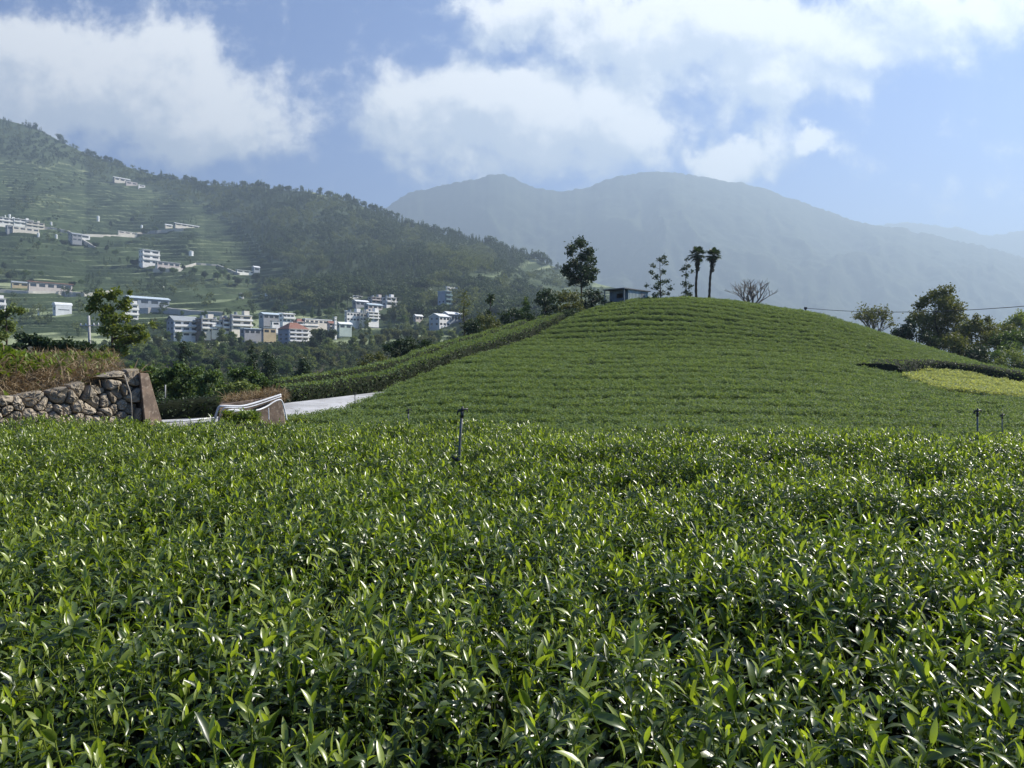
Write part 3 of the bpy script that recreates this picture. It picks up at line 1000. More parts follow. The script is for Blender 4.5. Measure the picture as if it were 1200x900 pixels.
# ------------------------------------------------------------------ stone wall on the left
M_STONE = None
def stone_mat():
    m, nt, b = mat_new('field_stone')
    at = nt.nodes.new('ShaderNodeAttribute'); at.attribute_name = 'tone'
    tc = nt.nodes.new('ShaderNodeTexCoord').outputs['Object']
    c = mixcol(nt, at.outputs['Fac'], (.25, .21, .155), (.43, .37, .28))
    c = mixcol(nt, maprange(nt, noise_node(nt, tc, 7, 6, .65), .45, .7, 0, .75), c, (.14, .12, .09))
    c = mixcol(nt, maprange(nt, noise_node(nt, tc, 2.3, 4, .6), .58, .7, 0, .7), c, (.36, .235, .11))
    link(nt, c, b.inputs['Base Color'])
    b.inputs['Roughness'].default_value = .9
    b.inputs['Specular IOR Level'].default_value = .2
    bn = nt.nodes.new('ShaderNodeBump'); bn.inputs['Strength'].default_value = .6; bn.inputs['Distance'].default_value = .02
    link(nt, noise_node(nt, tc, 16, 8, .7), bn.inputs['Height'])
    link(nt, bn.outputs[0], b.inputs['Normal'])
    return m
M_STONE = stone_mat()
M_EARTH = surf('bank_earth', (.12, .09, .06), (.07, .055, .04), 3, .95, .7, 14, spec=.1)

def clip_poly(poly, nx, ny, c):
    out = []
    for i in range(len(poly)):
        a, b = poly[i], poly[(i + 1) % len(poly)]
        da, db = nx * a[0] + ny * a[1] - c, nx * b[0] + ny * b[1] - c
        if da <= 0: out.append(a)
        if da * db < 0:
            t = da / (da - db)
            out.append((a[0] + (b[0] - a[0]) * t, a[1] + (b[1] - a[1]) * t))
    return out

W0, W1 = P(-120, 497, 10.4), P(158, 497, 13.2)       # foot line of the wall
WU = Vector((W1.x - W0.x, W1.y - W0.y, 0)); WL = WU.length; WU.normalize()
WN = Vector((WU.y, -WU.x, 0))                        # outward, towards the eye
def wall_top(s):
    return np.interp(s, [0, WL * .45, WL * .62, WL * .8, WL * .9, WL], [.92, 1.0, 1.10, 1.28, 1.40, 1.41])
def build_wall():
    rnd = random.Random(21)
    z0 = -.25
    pts = []
    k = 0
    while len(pts) < 150 and k < 9000:
        k += 1
        s, z = rnd.uniform(0, WL), rnd.uniform(z0, 1.45)
        if z > wall_top(s) - .03: continue
        dm = rnd.choice((.08, .10, .13, .15, .19, .24, .30))
        if all(((s - a) / 1.25) ** 2 + (z - b) ** 2 > dm * dm for a, b in pts): pts.append((s, z))
    V, Fq, tone = [], [], []
    mb = MB(); tn = []
    for i, (s, z) in enumerate(pts):
        poly = [(s - .6, z - .5), (s + .6, z - .5), (s + .6, z + .5), (s - .6, z + .5)]
        for j, (a, b) in enumerate(pts):
            if j == i or abs(a - s) > 1.2 or abs(b - z) > 1.0: continue
            nx, ny = a - s, b - z
            l = math.hypot(nx, ny)
            poly = clip_poly(poly, nx / l, ny / l, ((a + s) / 2 * nx + (b + z) / 2 * ny) / l - rnd.uniform(.001, .010))
            if len(poly) < 3: break
        if len(poly) < 3: continue
        poly = [(min(max(a, -.02), WL + .03), max(z0, min(b, wall_top(a) + .07))) for a, b in poly]
        cx = sum(p[0] for p in poly) / len(poly); cy = sum(p[1] for p in poly) / len(poly)
        n = 22
        prof = [(1.0, -.16), (.99, .05), (.90, .10), (.62, .12), (.3, .125)]
        bulge = rnd.uniform(.6, 1.35); off = rnd.uniform(-.03, .05); tx, ty = rnd.uniform(-.35, .35), rnd.uniform(-.3, .3)
        rad = []
        for q in range(n):
            th = 2 * math.pi * q / n
            dx, dy = math.cos(th), math.sin(th)
            r_ = 9
            for e in range(len(poly)):
                a, b = poly[e], poly[(e + 1) % len(poly)]
                ex, ey = b[0] - a[0], b[1] - a[1]
                den = dx * ey - dy * ex
                if abs(den) < 1e-9: continue
                t = ((a[0] - cx) * ey - (a[1] - cy) * ex) / den
                if 0 < t < r_: 
                    r_ = t
            rad.append(r_ if r_ < 2 else .1)
        rad = [(.10 * rad[q - 1] + .80 * rad[q] + .10 * rad[(q + 1) % n]) * rnd.uniform(.95, 1.02) for q in range(n)]
        v, f = [], []
        for (a, h) in prof:
            for q in range(n):
                th = 2 * math.pi * q / n
                r_ = rad[q] * a
                x_, y_ = r_ * math.cos(th), r_ * math.sin(th)
                hh = off + h * bulge + (tx * x_ + ty * y_ if h > 0 else 0) + (rnd.uniform(-.016, .016) if h > 0 else 0)
                pw = W0 + WU * (cx + x_) + WN * hh
                v.append((pw.x, pw.y, cy + y_))
        pw = W0 + WU * cx + WN * (off + .15 * bulge); v.append((pw.x, pw.y, cy))
        for r_ in range(len(prof) - 1):
            for q in range(n):
                f.append((r_ * n + q, r_ * n + (q + 1) % n, (r_ + 1) * n + (q + 1) % n, (r_ + 1) * n + q))
        last = (len(prof) - 1) * n
        mb.add(v, [f, [(last + q, last + (q + 1) % n, len(v) - 1) for q in range(n)]])
        tn += [rnd.random()] * len(v)
    me = npmesh('stones', np.concatenate(mb.v), [np.concatenate(x) for x in mb.f.values()], False, {'tone': tn})
    e = empty('stone_wall', (W0 + WU * WL * .5))
    tag(e, 'rough dry stone retaining wall of grey brown boulders under a grassy bank', 'wall')
    o = obj('stones', me, M_STONE); o.parent = e; o.location = -e.location
    b = MB(); n = 30
    s = np.linspace(0, WL - .03, n); zt = wall_top(s) + .02
    rows = []
    for (off, zz) in ((-.05, np.full(n, -.4)), (-.05, zt - .05), (-.6, zt - .02), (-.6, np.full(n, -.4))):
        rows.append(np.stack([W0.x + WU.x * s + WN.x * off, W0.y + WU.y * s + WN.y * off, zz], 1))
    me2 = npmesh('earth_core', np.stack(rows).reshape(-1, 3), [grid_faces(4, n)])
    c = obj('earth_core', me2, M_EARTH); c.parent = e; c.location = -e.location
build_wall()

# bank above the wall: earth, dry grass, green weeds
def bank_point(s, b):
    """s along the wall, b metres back from its face"""
    zt = wall_top(s)
    q = np.stack([W0.x + WU.x * s - WN.x * b, W0.y + WU.y * s - WN.y * b], -1)
    top = np.interp(s, [-3, WL * .35, WL * .6, WL * .85, WL + .1], [1.98, 1.96, 1.80, 1.5, 1.42])
    z = zt - .03 + (top - zt) * sstep(b, .15, 1.9) + .10 * (fbm(s * 2.2, b * 2.2, 3, 71) - .5) * sstep(b, 0.1, .6)
    return np.concatenate([q, z[..., None]], -1)
def build_bank():
    s = np.linspace(-3, WL + .02, 90); b = np.concatenate([np.linspace(.1, 2.4, 34), [3.0, 3.8, 4.6]])
    S, B = np.meshgrid(s, b)
    G = bank_point(S, B)
    o = obj('bank', npmesh('bank', G.reshape(-1, 3), [grid_faces(len(b), len(s))], True), M_EARTH)
    tag(o, kind='structure')
    rnd = random.Random(5)
    def blades(name, n, L, col, spread, lw=.07, curve=(20, 100)):
        V, Fq, t = [], [], []
        for i in range(n):
            l = rnd.uniform(*L)
            v, f = leaf_geo(l, l * lw, rnd.uniform(0, 6.28), R(rnd.uniform(25, 88)), R(rnd.uniform(*curve)), (rnd.uniform(-spread, spread), rnd.uniform(-spread, spread), -.02), R(rnd.uniform(-40, 40)), .1, 4)
            bb = len(V); V += v; Fq += [tuple(k + bb for k in q) for q in f]; t += [rnd.random()] * len(v)
        return obj(name, npmesh(name, np.array(V), [np.array(Fq)], True, {'tone': t}), col, link_it=False)
    m_dry = leafmat('dry_grass', (.14, .10, .058), (.32, .25, .15), .2, .7, .2, tcol=(1.3, 1.1, .8))
    m_weed = leafmat('weed_leaf', (.07, .12, .02), (.22, .29, .05), .3, .5, .35)
    dry = proto_collection('dry_tufts', [blades('dry_tuft', 22, (.12, .34), m_dry, .12, .05, (40, 150)) for _ in range(5)])
    wd = proto_collection('weed_tufts', [blades('weed_tuft', 22, (.07, .2), m_weed, .12, .32) for _ in range(5)])
    def put(nm, coll, n, fun):
        s = RNG.uniform(-3, WL + .05, n); bb = RNG.uniform(.05, 4.6, n)
        k = RNG.random(n) < fun(s / WL, bb)
        p = bank_point(s[k], bb[k]); m = k.sum()
        scatter(nm, p, np.stack([RNG.normal(0, .25, m), RNG.normal(0, .25, m), RNG.uniform(0, 6.28, m)], 1), RNG.uniform(.6, 1.35, m), RNG.integers(0, 5, m), coll)
    green = lambda s, b: sstep(b + .9 * (fbm(s * 14, b * 2, 3, 81) - .5), 1.0, 1.5) * (1 - sstep(s, .74, .9))
    put('dry_grass', dry, 5600, lambda s, b: (1 - green(s, b)) * (1 - .65 * sstep(s, .8, .95)) * (1 - .5 * sstep(b, 2.2, 3)))
    put('weeds', wd, 4600, lambda s, b: green(s, b) * .95 + .06)
    return m_dry, m_weed, dry, wd
M_DRY, M_WEED, DRY, WEED = build_bank()

# leaning concrete end of the retaining wall beside the stones
M_BROWNC = surf('stained_concrete', (.21, .155, .115), (.12, .09, .07), 4, .9, .3, 22, c3=(.28, .23, .18), spec=.2)
M_GREYC = surf('grey_concrete', (.30, .29, .27), (.2, .19, .175), 3, .9, .3, 22, spec=.2)
def build_slab():
    D = 13.0
    a, b_, c, d = P(164, 437, D), P(174, 437.5, D + .16), P(192, 501, D + .36), P(171, 501, D)
    ex = Vector((-.80, .95, 0)).normalized() * 1.6
    m = MB()
    v = [a, b_, c, d] + [p + ex for p in (a, b_, c, d)]
    m.add([tuple(p) for p in v], [[(0, 3, 2, 1), (4, 5, 6, 7), (0, 4, 7, 3), (1, 2, 6, 5), (0, 1, 5, 4), (3, 7, 6, 2)]])
    o = m.build('concrete_buttress', M_BROWNC)
    bv = o.modifiers.new('edge', 'BEVEL'); bv.width = .012; bv.segments = 2
    tag(o, 'brown stained concrete buttress with a slanting edge at the end of the stone wall', 'buttress')
    m = MB()                                              # pale vine hanging over the last boulders
    m.tube([P(141, 436, 12.98), P(146, 440, 12.92), P(149, 450, 12.9), P(153, 461, 12.9), P(154, 472, 12.9), P(155, 496, 12.9)], [.014, .016, .014, .012, .01, .01], 6)
    o = m.build('dry_vine', surf('dry_vine', (.35, .31, .25), None, 8, .9), None, True)
    tag(o, 'pale dry vine stem hanging down the right end of the stone wall', 'vine')
build_slab()

# ------------------------------------------------------------------ irrigation tank with white pipes
M_PIPE = surf('white_plastic_pipe', (.72, .73, .74), (.6, .6, .6), 6, .45, 0, spec=.4)
M_BLACKP = surf('black_plastic', (.025, .025, .027), (.04, .04, .04), 20, .45, 0, spec=.4)
def build_tank():
    D = 15.6
    e = empty('irrigation_tank', P(292, 497, D + .5))
    tag(e, 'low brown concrete irrigation tank carrying bent white pipes and weeds by the road', 'water tank')
    m = MB()
    A, B = P(253, 497, D), P(337, 492, D + 1.15)
    A2, B2 = P(257, 474, D), P(330, 463.5, D + 1.15)
    bk = Vector((-.35, 1.0, 0)) * 1.5
    v = [A - Vector((0, 0, .4)), B - Vector((0, 0, .4)), B2, A2]
    v += [p + bk for p in v]
    m.add([tuple(p) for p in v], [[(0, 1, 2, 3), (4, 7, 6, 5), (3, 2, 6, 7), (0, 3, 7, 4), (1, 5, 6, 2), (0, 4, 5, 1)]])
    o = m.mesh('basin')
    ob = obj('basin', o, M_BROWNC); ob.parent = e; ob.location = -e.location
    bv = ob.modifiers.new('edge', 'BEVEL'); bv.width = .02; bv.segments = 2
    def pipe(pts, r, mat=M_PIPE, nm='pipe'):
        # round the bends
        q = [Vector(p) for p in pts]
        for _ in range(2):
            w = [q[0]]
            for a, b in zip(q, q[1:]): w += [a.lerp(b, .22), a.lerp(b, .78)]
            q = w + [q[-1]]
        mm = MB(); mm.tube(q, r, 8)
        k = obj(nm, mm.mesh(nm, True), mat); k.parent = e; k.location = -e.location
    F0 = D - .06
    pipe([P(250, 500, F0), P(255.5, 476.5, F0), P(261, 475.6, F0), P(283, 476.5, F0 + 0.28), P(300, 472, F0 + 0.57), P(329, 462.5, F0 + 1.06)], .024)
    pipe([P(255, 500, F0 - .05), P(260.5, 479, F0 - .05), P(266, 477.5, F0 - .02), P(286, 478.6, F0 + 0.23), P(303, 474, F0 + 0.51), P(329.5, 464.6, F0 + 0.97)], .013)
    pipe([P(262, 500, F0 - .08), P(264, 485, F0 - .06), P(272, 482, F0), P(300, 481.5, F0 + 0.28), P(312, 477, F0 + 0.57), P(322, 470, F0 + 0.78), P(330, 467.5, F0 + 0.92), P(334, 482, F0 + 1.03), P(336, 492, F0 + 1.03)], .018)
    pipe([P(257, 500, F0 - .12), P(263.5, 483, F0 - .1), P(270, 479.8, F0), P(285, 481, F0 + 0.23)], .016)
    pipe([P(315, 492, F0 + 0.69), P(314.6, 478, F0 + 0.69)], .012)
build_tank()
m = MB(); m.tube([P(188, 495.5, 14.6), P(215, 493.3, 14.9), P(252, 489.5, 15.3)], .017, 6)
tag(m.build('water_pipe', M_PIPE, None, True), 'thin grey water pipe lying straight between the concrete buttress and the tank', 'pipe')

# ------------------------------------------------------------------ sprinklers
def sprinkler(px, py_top, py_base, D, label, lean=0.0, r=.014, head=True):
    b, t = P(px - lean, py_base, D), P(px, py_top, D)
    e = empty('sprinkler', b - Vector((0, 0, .35)))
    tag(e, label, 'sprinkler', 'irrigation sprinklers standing in the tea')
    off = -e.location
    def prt(mb, nm, mat):
        o = obj(nm, mb.mesh(nm, True), mat); o.parent = e; o.location = off
    m = MB(); m.tube([b - Vector((0, 0, .4)), b.lerp(t, .5), t], [r * 1.05, r, r], 8); prt(m, 'riser_pipe', M_RISER)
    if head:
        h = t
        m = MB()
        m.tube([h - Vector((0, 0, .035)), h + Vector((0, 0, .012))], [r * 1.35, r * 1.25], 10)
        m.tube([h + Vector((-.03, 0, .018)), h + Vector((.042, .008, .030))], [.010, .007], 8)
        m.tube([h + Vector((-.03, 0, .018)), h + Vector((-.036, 0, -.012))], [.007, .005], 6)
        m.tube([h + Vector((0, 0, .01)), h + Vector((0.004, 0, .05))], [.012, .006], 8)
        m.tube([h + Vector((.035, .006, .028)), h + Vector((.04, .006, .004))], [.005, .005], 6)
        prt(m, 'sprinkler_head', M_BLACKP)
        m = MB(); q = b.lerp(t, .08)
        m.tube([q - Vector((0, 0, .03)), q + Vector((0, 0, .03))], r * 1.4, 8); m.tube([q, q + Vector((-.05, -.02, .035))], [.012, .008], 6)
        prt(m, 'clamp', M_BLACKP)
    return e
M_RISER = surf('grey_riser_pipe', (.16, .165, .17), (.10, .10, .10), 14, .5, 0, spec=.4)
sprinkler(541.5, 484, 545, 5.5, 'leaning grey sprinkler pipe with black head in the near tea, the tallest', 5.0, .0105)
sprinkler(1145.5, 484, 516, 7.35, 'dark upright sprinkler with black head at the right end of the tea field edge', 0, .009)
sprinkler(478.5, 482, 506, 11.5, 'thin pale sprinkler stick rising left of the leaning sprinkler', 0, .011)
sprinkler(416, 462, 484, 21.5, 'thin grey sprinkler stick standing at the edge of the pale road', -.3, .014)
sprinkler(1174.5, 488, 512, 11.5, 'faint thin sprinkler stick beside the dark upright sprinkler on the right', 0, .009)
sprinkler(1094, 445, 458, 31, 'faint sprinkler stick standing at the left end of the yellow green bushes', 0, .012)

# ------------------------------------------------------------------ utility pole, stake, wire
M_POLE = surf('pole_concrete', (.42, .42, .41), (.33, .33, .32), 4, .85, .1, 20)
M_WIRE = surf('wire', (.03, .03, .035), None, 4, .5)
def build_pole():
    D = 60.0
    b, t = P(106, 412, D), P(104, 370, D)
    e = empty('utility_pole', b)
    tag(e, 'pale utility pole with one crossarm behind the dark shrubs on the left', 'utility pole')
    off = -e.location
    def prt(m, nm, mat):
        o = obj(nm, m.mesh(nm, True), mat); o.parent = e; o.location = off
    m = MB(); m.tube([b - Vector((0, 0, 1.5)), t], [.13, .09], 10); prt(m, 'pole', M_POLE)
    m = MB(); a0, a1 = P(94, 382, D - .12), P(116, 381.4, D - .12); m.tube([a0, a1], .05, 6); prt(m, 'crossarm', M_POLE); arm = e.children[-1]
    for s in (.03, .3, .72, .97):
        q = a0.lerp(a1, s); m = MB(); m.tube([q, q + Vector((0, 0, .1)), q + Vector((0, 0, .22))], [.03, .05, .02], 8); obj('insulator', m.mesh('insulator', True), M_PIPE, arm)
    m = MB(); m.tube([P(97, 383, D - .1), P(104.8, 389, D - .1)], .025, 5); prt(m, 'brace', M_POLE)
build_pole()
m = MB(); m.tube([P(193.5, 472, 24), P(193.8, 451, 24)], .022, 6)
tag(m.build('stake', M_POLE, None, True), 'short pale stake in front of the dark bushes left of the tank', 'stake')
def build_wire():
    pa, pb = P(944, 361, 66), P(1290, 350, 40)
    e = empty('wire_post', P(944, 380, 66)); tag(e, 'tiny dark post carrying a wire on the right shoulder of the knoll', 'post')
    m = MB(); m.tube([P(944, 400, 66), P(944, 360, 66)], .05, 6); o = obj('post', m.mesh('post'), M_WIRE); o.parent = e; o.location = -e.location
    m = MB(); m.box(-.12, .12, -.05, .05, -.09, .12, Matrix.Translation(P(944, 361.5, 66))); o = obj('junction_box', m.mesh('junction_box'), M_WIRE); o.parent = e; o.location = -e.location
    m = MB(); pts = []
    for i in range(25):
        s = i / 24; p = pa.lerp(pb, s); p.z -= 1.05 * 4 * s * (1 - s) * .5; pts.append(p)
    m.tube(pts, .022, 5)
    tag(m.build('power_line', M_WIRE, None, True), 'single dark overhead wire sagging across the sky behind the right trees', 'wire')
    e = empty('wire_pole', P(1290, 480, 40)); tag(e, 'tall grey pole holding the overhead wire beyond the right trees', 'pole')
    m = MB(); m.tube([P(1290, 485, 40), P(1290, 344, 40)], [.12, .09], 8); o = obj('shaft', m.mesh('shaft', True), M_POLE); o.parent = e; o.location = -e.location
build_wire()

# ------------------------------------------------------------------ hut on the knoll
def build_hut():
    M_SHEET = surf('pale_corrugated_sheet', (.42, .50, .49), (.33, .40, .38), 2.5, .6, 0, c3=(.28, .27, .24))
    M_SHEET2 = surf('shade_grey_sheet', (.16, .19, .2), (.11, .13, .14), 2.5, .6)  # darker sheet; on the side wall it paints the unlit face
    M_ROOF = surf('dark_roof_sheet', (.10, .11, .12), (.15, .15, .15), 3, .55)
    e = empty('field_hut', P(737, 355, 63)); yaw = R(46)
    e.rotation_euler = (0, 0, yaw)
    tag(e, 'small pale green corrugated hut with a flat dark roof on the knoll top', 'hut')
    zb = e.location.z
    s = 63 / F
    fw, dp, h = 2.9, 1.9, 13.4 * s
    def corr(m, x0, x1, y0, y1, z0, z1, n):      # vertical corrugation: alternating boxes
        for i in range(n):
            a = i / n; b = (i + .55) / n
            if abs(x1 - x0) > abs(y1 - y0):
                m.box(x0 + (x1 - x0) * a, x0 + (x1 - x0) * b, y0 - .025, y1, z0, z1)
            else:
                m.box(x0 - .025, x1, y0 + (y1 - y0) * a, y0 + (y1 - y0) * b, z0, z1)
    m = MB(); m.box(-fw / 2, fw / 2, -dp / 2, -dp / 2 + .05, -.9, h); corr(m, -fw / 2, fw / 2, -dp / 2, -dp / 2 + .03, -.9, h - .02, 14); m.build('front_wall', M_SHEET, e)
    m = MB(); m.box(-fw / 2, -fw / 2 + .05, -dp / 2 + .06, -dp * .22, -.9, h); m.box(-fw / 2, -fw / 2 + .05, dp * .12, dp / 2, -.9, h); m.box(-fw / 2, -fw / 2 + .05, -dp * .22, dp * .12, -.9, h * .32); m.box(-fw / 2, -fw / 2 + .05, -dp * .22, dp * .12, h * .72, h); m.build('side_wall', M_SHEET2, e)
    m = MB(); m.box(-fw / 2 + .06, fw / 2 - .06, dp / 2 - .05, dp / 2 - .002, -.9, h); m.box(fw / 2 - .05, fw / 2, -dp / 2 + .06, dp / 2 - .06, -.9, h); m.build('rear_wall', M_SHEET2, e)
    m = MB(); m.box(-fw / 2 - .75, fw / 2 + .18, -dp / 2 - .16, dp / 2 + .16, h + .004, h + .085); m.build('roof', M_ROOF, e)
    m = MB(); m.box(-fw / 2 - .7, -fw / 2 - .63, -dp / 2 - .1, -dp / 2 - .03, -.9, h); m.build('post', M_SHEET2, e)
    m = MB(); m.box(-fw / 2 - .7, -fw / 2 - .63, dp / 2 - .03, dp / 2 + .04, -.9, h); m.build('post', M_SHEET2, e)
    m = MB(); m.box(.35, 1.0, -dp / 2 - .05, -dp / 2 - .03, -.5, h * .86); m.build('door', M_SHEET2, e)
build_hut()
# ------------------------------------------------------------------ trees near the knoll and the road
M_BARK = surf('bark', (.075, .06, .045), (.045, .036, .028), 6, .95, .5, 30, spec=.1)
M_BARKL = surf('pale_bark', (.20, .18, .15), (.13, .115, .1), 6, .95, .4, 30, spec=.1)
L_DARK = leafmat('dark_tree_leaf', (0.019, 0.038, 0.017), (0.050, 0.084, 0.031), .18, .5, .3)
L_MID = leafmat('green_tree_leaf', (0.046, 0.085, 0.026), (0.117, 0.176, 0.052), .28, .5, .3)
L_LIGHT = leafmat('pale_tree_leaf', (0.088, 0.125, 0.044), (0.213, 0.263, 0.094), .3, .55, .25)
L_OLIVE = leafmat('olive_tree_leaf', (0.054, 0.074, 0.027), (0.162, 0.176, 0.061), .25, .55, .25)
L_YEL = leafmat('yellowing_tree_leaf', (0.045, 0.090, 0.021), (0.195, 0.225, 0.045), .3, .45, .35, young=(.3, .2, .04))

def px_clumps(lst, D, px0, py0):
    """crown lumps given in photo pixels (px, py, r, depth offset in m) -> metres about the foot of the tree"""
    s = D / F
    return [((x - px0) * s, dy, (py0 - y) * s, r * s) for x, y, r, dy in lst]

def photo_tree(name, cat, label, px0, py0, D, H_px, lumps, leafm, barkm=M_BARK, seed=1, leaf_px=2.6, per=90, tr_px=1.6, group=None, grow=1.0, **kw):
    rnd = random.Random(seed)
    s = D / F
    cl = px_clumps([(x, y, r, rnd.uniform(-1, 1) * r * s * 1.3) for x, y, r in [(a, b, c * grow) for a, b, c in lumps]], D, px0, py0)
    k = s
    # leaf count is set by lump area in photo pixels so crowns stay open
    t, c = tree_meshes(rnd, cl, H_px * s, tr=tr_px * s, leaf=leaf_px * s * 1.1, per=3.0 * per * (.5 / (8 * s)) ** 2, **kw)
    return plant(name, cat, label, P(px0, py0, D), (t, c), (barkm, leafm), group)

# loose tree over the bank on the left
photo_tree('tree', 'tree', 'loose crowned tree with yellowing upper leaves behind the shrubs on the left bank', 132, 428, 30, 84,
           [(115, 352, 9), (122, 345, 8), (131, 348, 8), (139, 343, 7), (112, 362, 8), (126, 362, 10), (139, 358, 9), (147, 352, 6), (120, 374, 9), (134, 374, 10), (146, 372, 8),
            (128, 388, 10), (141, 387, 10), (155, 386, 8), (166, 384, 7), (176, 380, 6), (136, 400, 10), (150, 398, 10), (163, 396, 8), (172, 392, 6), (128, 410, 9), (142, 411, 9), (109, 356, 5), (150, 342, 4)],
           L_YEL, seed=4, leaf_px=4.2, per=36, tr_px=1.8, trunk_top=.8)
photo_tree('bush', 'bush', 'soft light green bush at the far left edge above the bank', 8, 408, 22, 50,
           [(2, 368, 8), (12, 362, 7), (22, 364, 6), (4, 382, 9), (-8, 375, 10), (-8, 392, 10), (8, 394, 8)], L_LIGHT, seed=5, leaf_px=4.0, per=60, tr_px=1.3)
photo_tree('bush', 'bush', 'dark leafy tea bush in the middle of the bank top on the left', 45, 418, 19.5, 26,
           [(22, 396, 8), (34, 398, 9), (46, 400, 9), (58, 402, 8), (30, 408, 8), (46, 411, 9), (62, 410, 7)], L_DARK, seed=6, leaf_px=4.0, per=110, tr_px=1)
photo_tree('bush', 'bush', 'dark leafy tea bush right of the utility pole on the bank', 98, 424, 19, 24,
           [(70, 406, 8), (82, 404, 9), (94, 406, 9), (106, 409, 9), (118, 412, 7), (80, 414, 8), (96, 416, 9), (112, 419, 8)], L_DARK, seed=7, leaf_px=4.0, per=110, tr_px=1)

# bushes beyond the road on the left
bushes = [('rounded dark green bush directly right of the concrete buttress', 172, 470, 27, L_MID, [(160, 440, 12), (176, 436, 12), (168, 452, 12), (186, 450, 12), (178, 464, 11), (160, 462, 11)]),
          ('broad dark green bush in the middle of the row behind the water pipe', 212, 478, 27, L_MID, [(200, 440, 12), (216, 434, 12), (232, 438, 11), (205, 454, 12), (224, 452, 12), (210, 467, 11), (228, 466, 11)]),
          ('dark green bush just left of the bright weedy clump', 246, 474, 26, L_MID, [(240, 446, 10), (254, 441, 10), (242, 460, 10), (256, 456, 10)]),
          ('bright green weedy clump above the irrigation tank', 272, 478, 20, L_LIGHT, [(262, 460, 8), (272, 454, 8), (284, 452, 8), (268, 468, 7), (282, 464, 8), (296, 456, 7), (258, 470, 6)]),
          ('green bush with drooping leaves behind the tank', 288, 470, 30, L_MID, [(276, 438, 9), (288, 436, 9), (298, 442, 9), (280, 450, 8), (294, 452, 8)]),
          ('round dark bush beside the pipes at the right end of the tank', 308, 470, 27, L_MID, [(306, 446, 8), (314, 452, 8), (304, 456, 8), (316, 461, 7)])]
for i, (lab, x, y, D, lm, lum) in enumerate(bushes):
    photo_tree('bush', 'bush', lab, x, y, D, y - min(q[1] for q in lum), lum, lm, seed=30 + i, leaf_px=3.6, per=95, tr_px=1.2, group='bushes beyond the road', trunk_top=.6)
# hedge added as the darkness under those bushes, shade put into its leaf colour
hedge('tea_hedge', 'dark shaded tea hedge under the bushes between the buttress and the tank', None, [P(140, 497, 23), P(190, 494, 23.2), (P(262, 488, 24))], 1.6, .62, leaf=.1, dens=120, mat=L_DARK)
# dry brush on the tank
def tank_brush():
    n = 420
    s, b = RNG.uniform(.12, 1.05, n), RNG.uniform(.15, 1.5, n)
    A2, B2 = P(257, 474, 15.6), P(330, 463.5, 16.75)
    p = np.array([A2.lerp(B2, q) + Vector((-.35, 1, 0)) * w for q, w in zip(s, b)])
    scatter('dry_brush', p, np.stack([RNG.normal(0, .3, n), RNG.normal(0, .3, n), RNG.uniform(0, 6.28, n)], 1), RNG.uniform(.4, 1.0, n), RNG.integers(0, 5, n), DRY)
    n = 120
    p = np.array([P(RNG.uniform(262, 304), RNG.uniform(482, 496), RNG.uniform(15.2, 15.6)) for _ in range(n)])
    scatter('tank_weeds', p, np.stack([RNG.normal(0, .3, n), RNG.normal(0, .3, n), RNG.uniform(0, 6.28, n)], 1), RNG.uniform(.3, .7, n), RNG.integers(0, 5, n), WEED)
tank_brush()
def terrace_cover():
    n = 3000
    px, D = RNG.uniform(-160, 150, n), RNG.uniform(12.6, 21, n)
    X = (px - HX) / F * D
    z = ground_z(X, D)
    k = z > .9
    for nm, coll, sel in (('terrace_dry_grass', DRY, RNG.random(n) < .6), ('terrace_weeds', WEED, RNG.random(n) < .45)):
        q = k & sel; m = q.sum()
        scatter(nm, np.stack([X, D, z], 1)[q], np.stack([RNG.normal(0, .25, m), RNG.normal(0, .25, m), RNG.uniform(0, 6.28, m)], 1), RNG.uniform(.5, 1.1, m), RNG.integers(0, 5, m), coll)
terrace_cover()

def column_lumps(x, yt, yb, w, n, rnd):
    out = []
    for i in range(n):
        s = (i + .5) / n
        ww = w * (.35 + .65 * math.sin(math.pi * min(1, s * .62 + .12)))
        out.append((x + rnd.uniform(-.4, .4) * ww, yt + (yb - yt) * s, ww * rnd.uniform(.6, .9)))
    return out
rc = random.Random(99)
cyp = [('tall dark cypress, left of the two joined columns', 296, 401, 460, 8, 75), ('dark cypress, right of the two joined columns', 315, 411, 462, 11, 73), ('dark leaning evergreen shrub right of the cypress pair', 354, 418, 455, 10, 72),
       ('small dark cone shaped evergreen left of the cypress pair', 253, 419, 436, 4, 85), ('dark evergreen column standing below the white balcony house', 216, 397, 432, 7, 90)]
for i, (lab, x, yt, yb, w, D) in enumerate(cyp):
    photo_tree('evergreen_tree', 'tree', lab, x, yb, D, yb - yt, column_lumps(x, yt + 3, yb - 4, w, 9, rc), L_DARK, seed=50 + i, leaf_px=2.6, per=150, tr_px=1.2, group='dark evergreens in the hollow', hollow=.2)

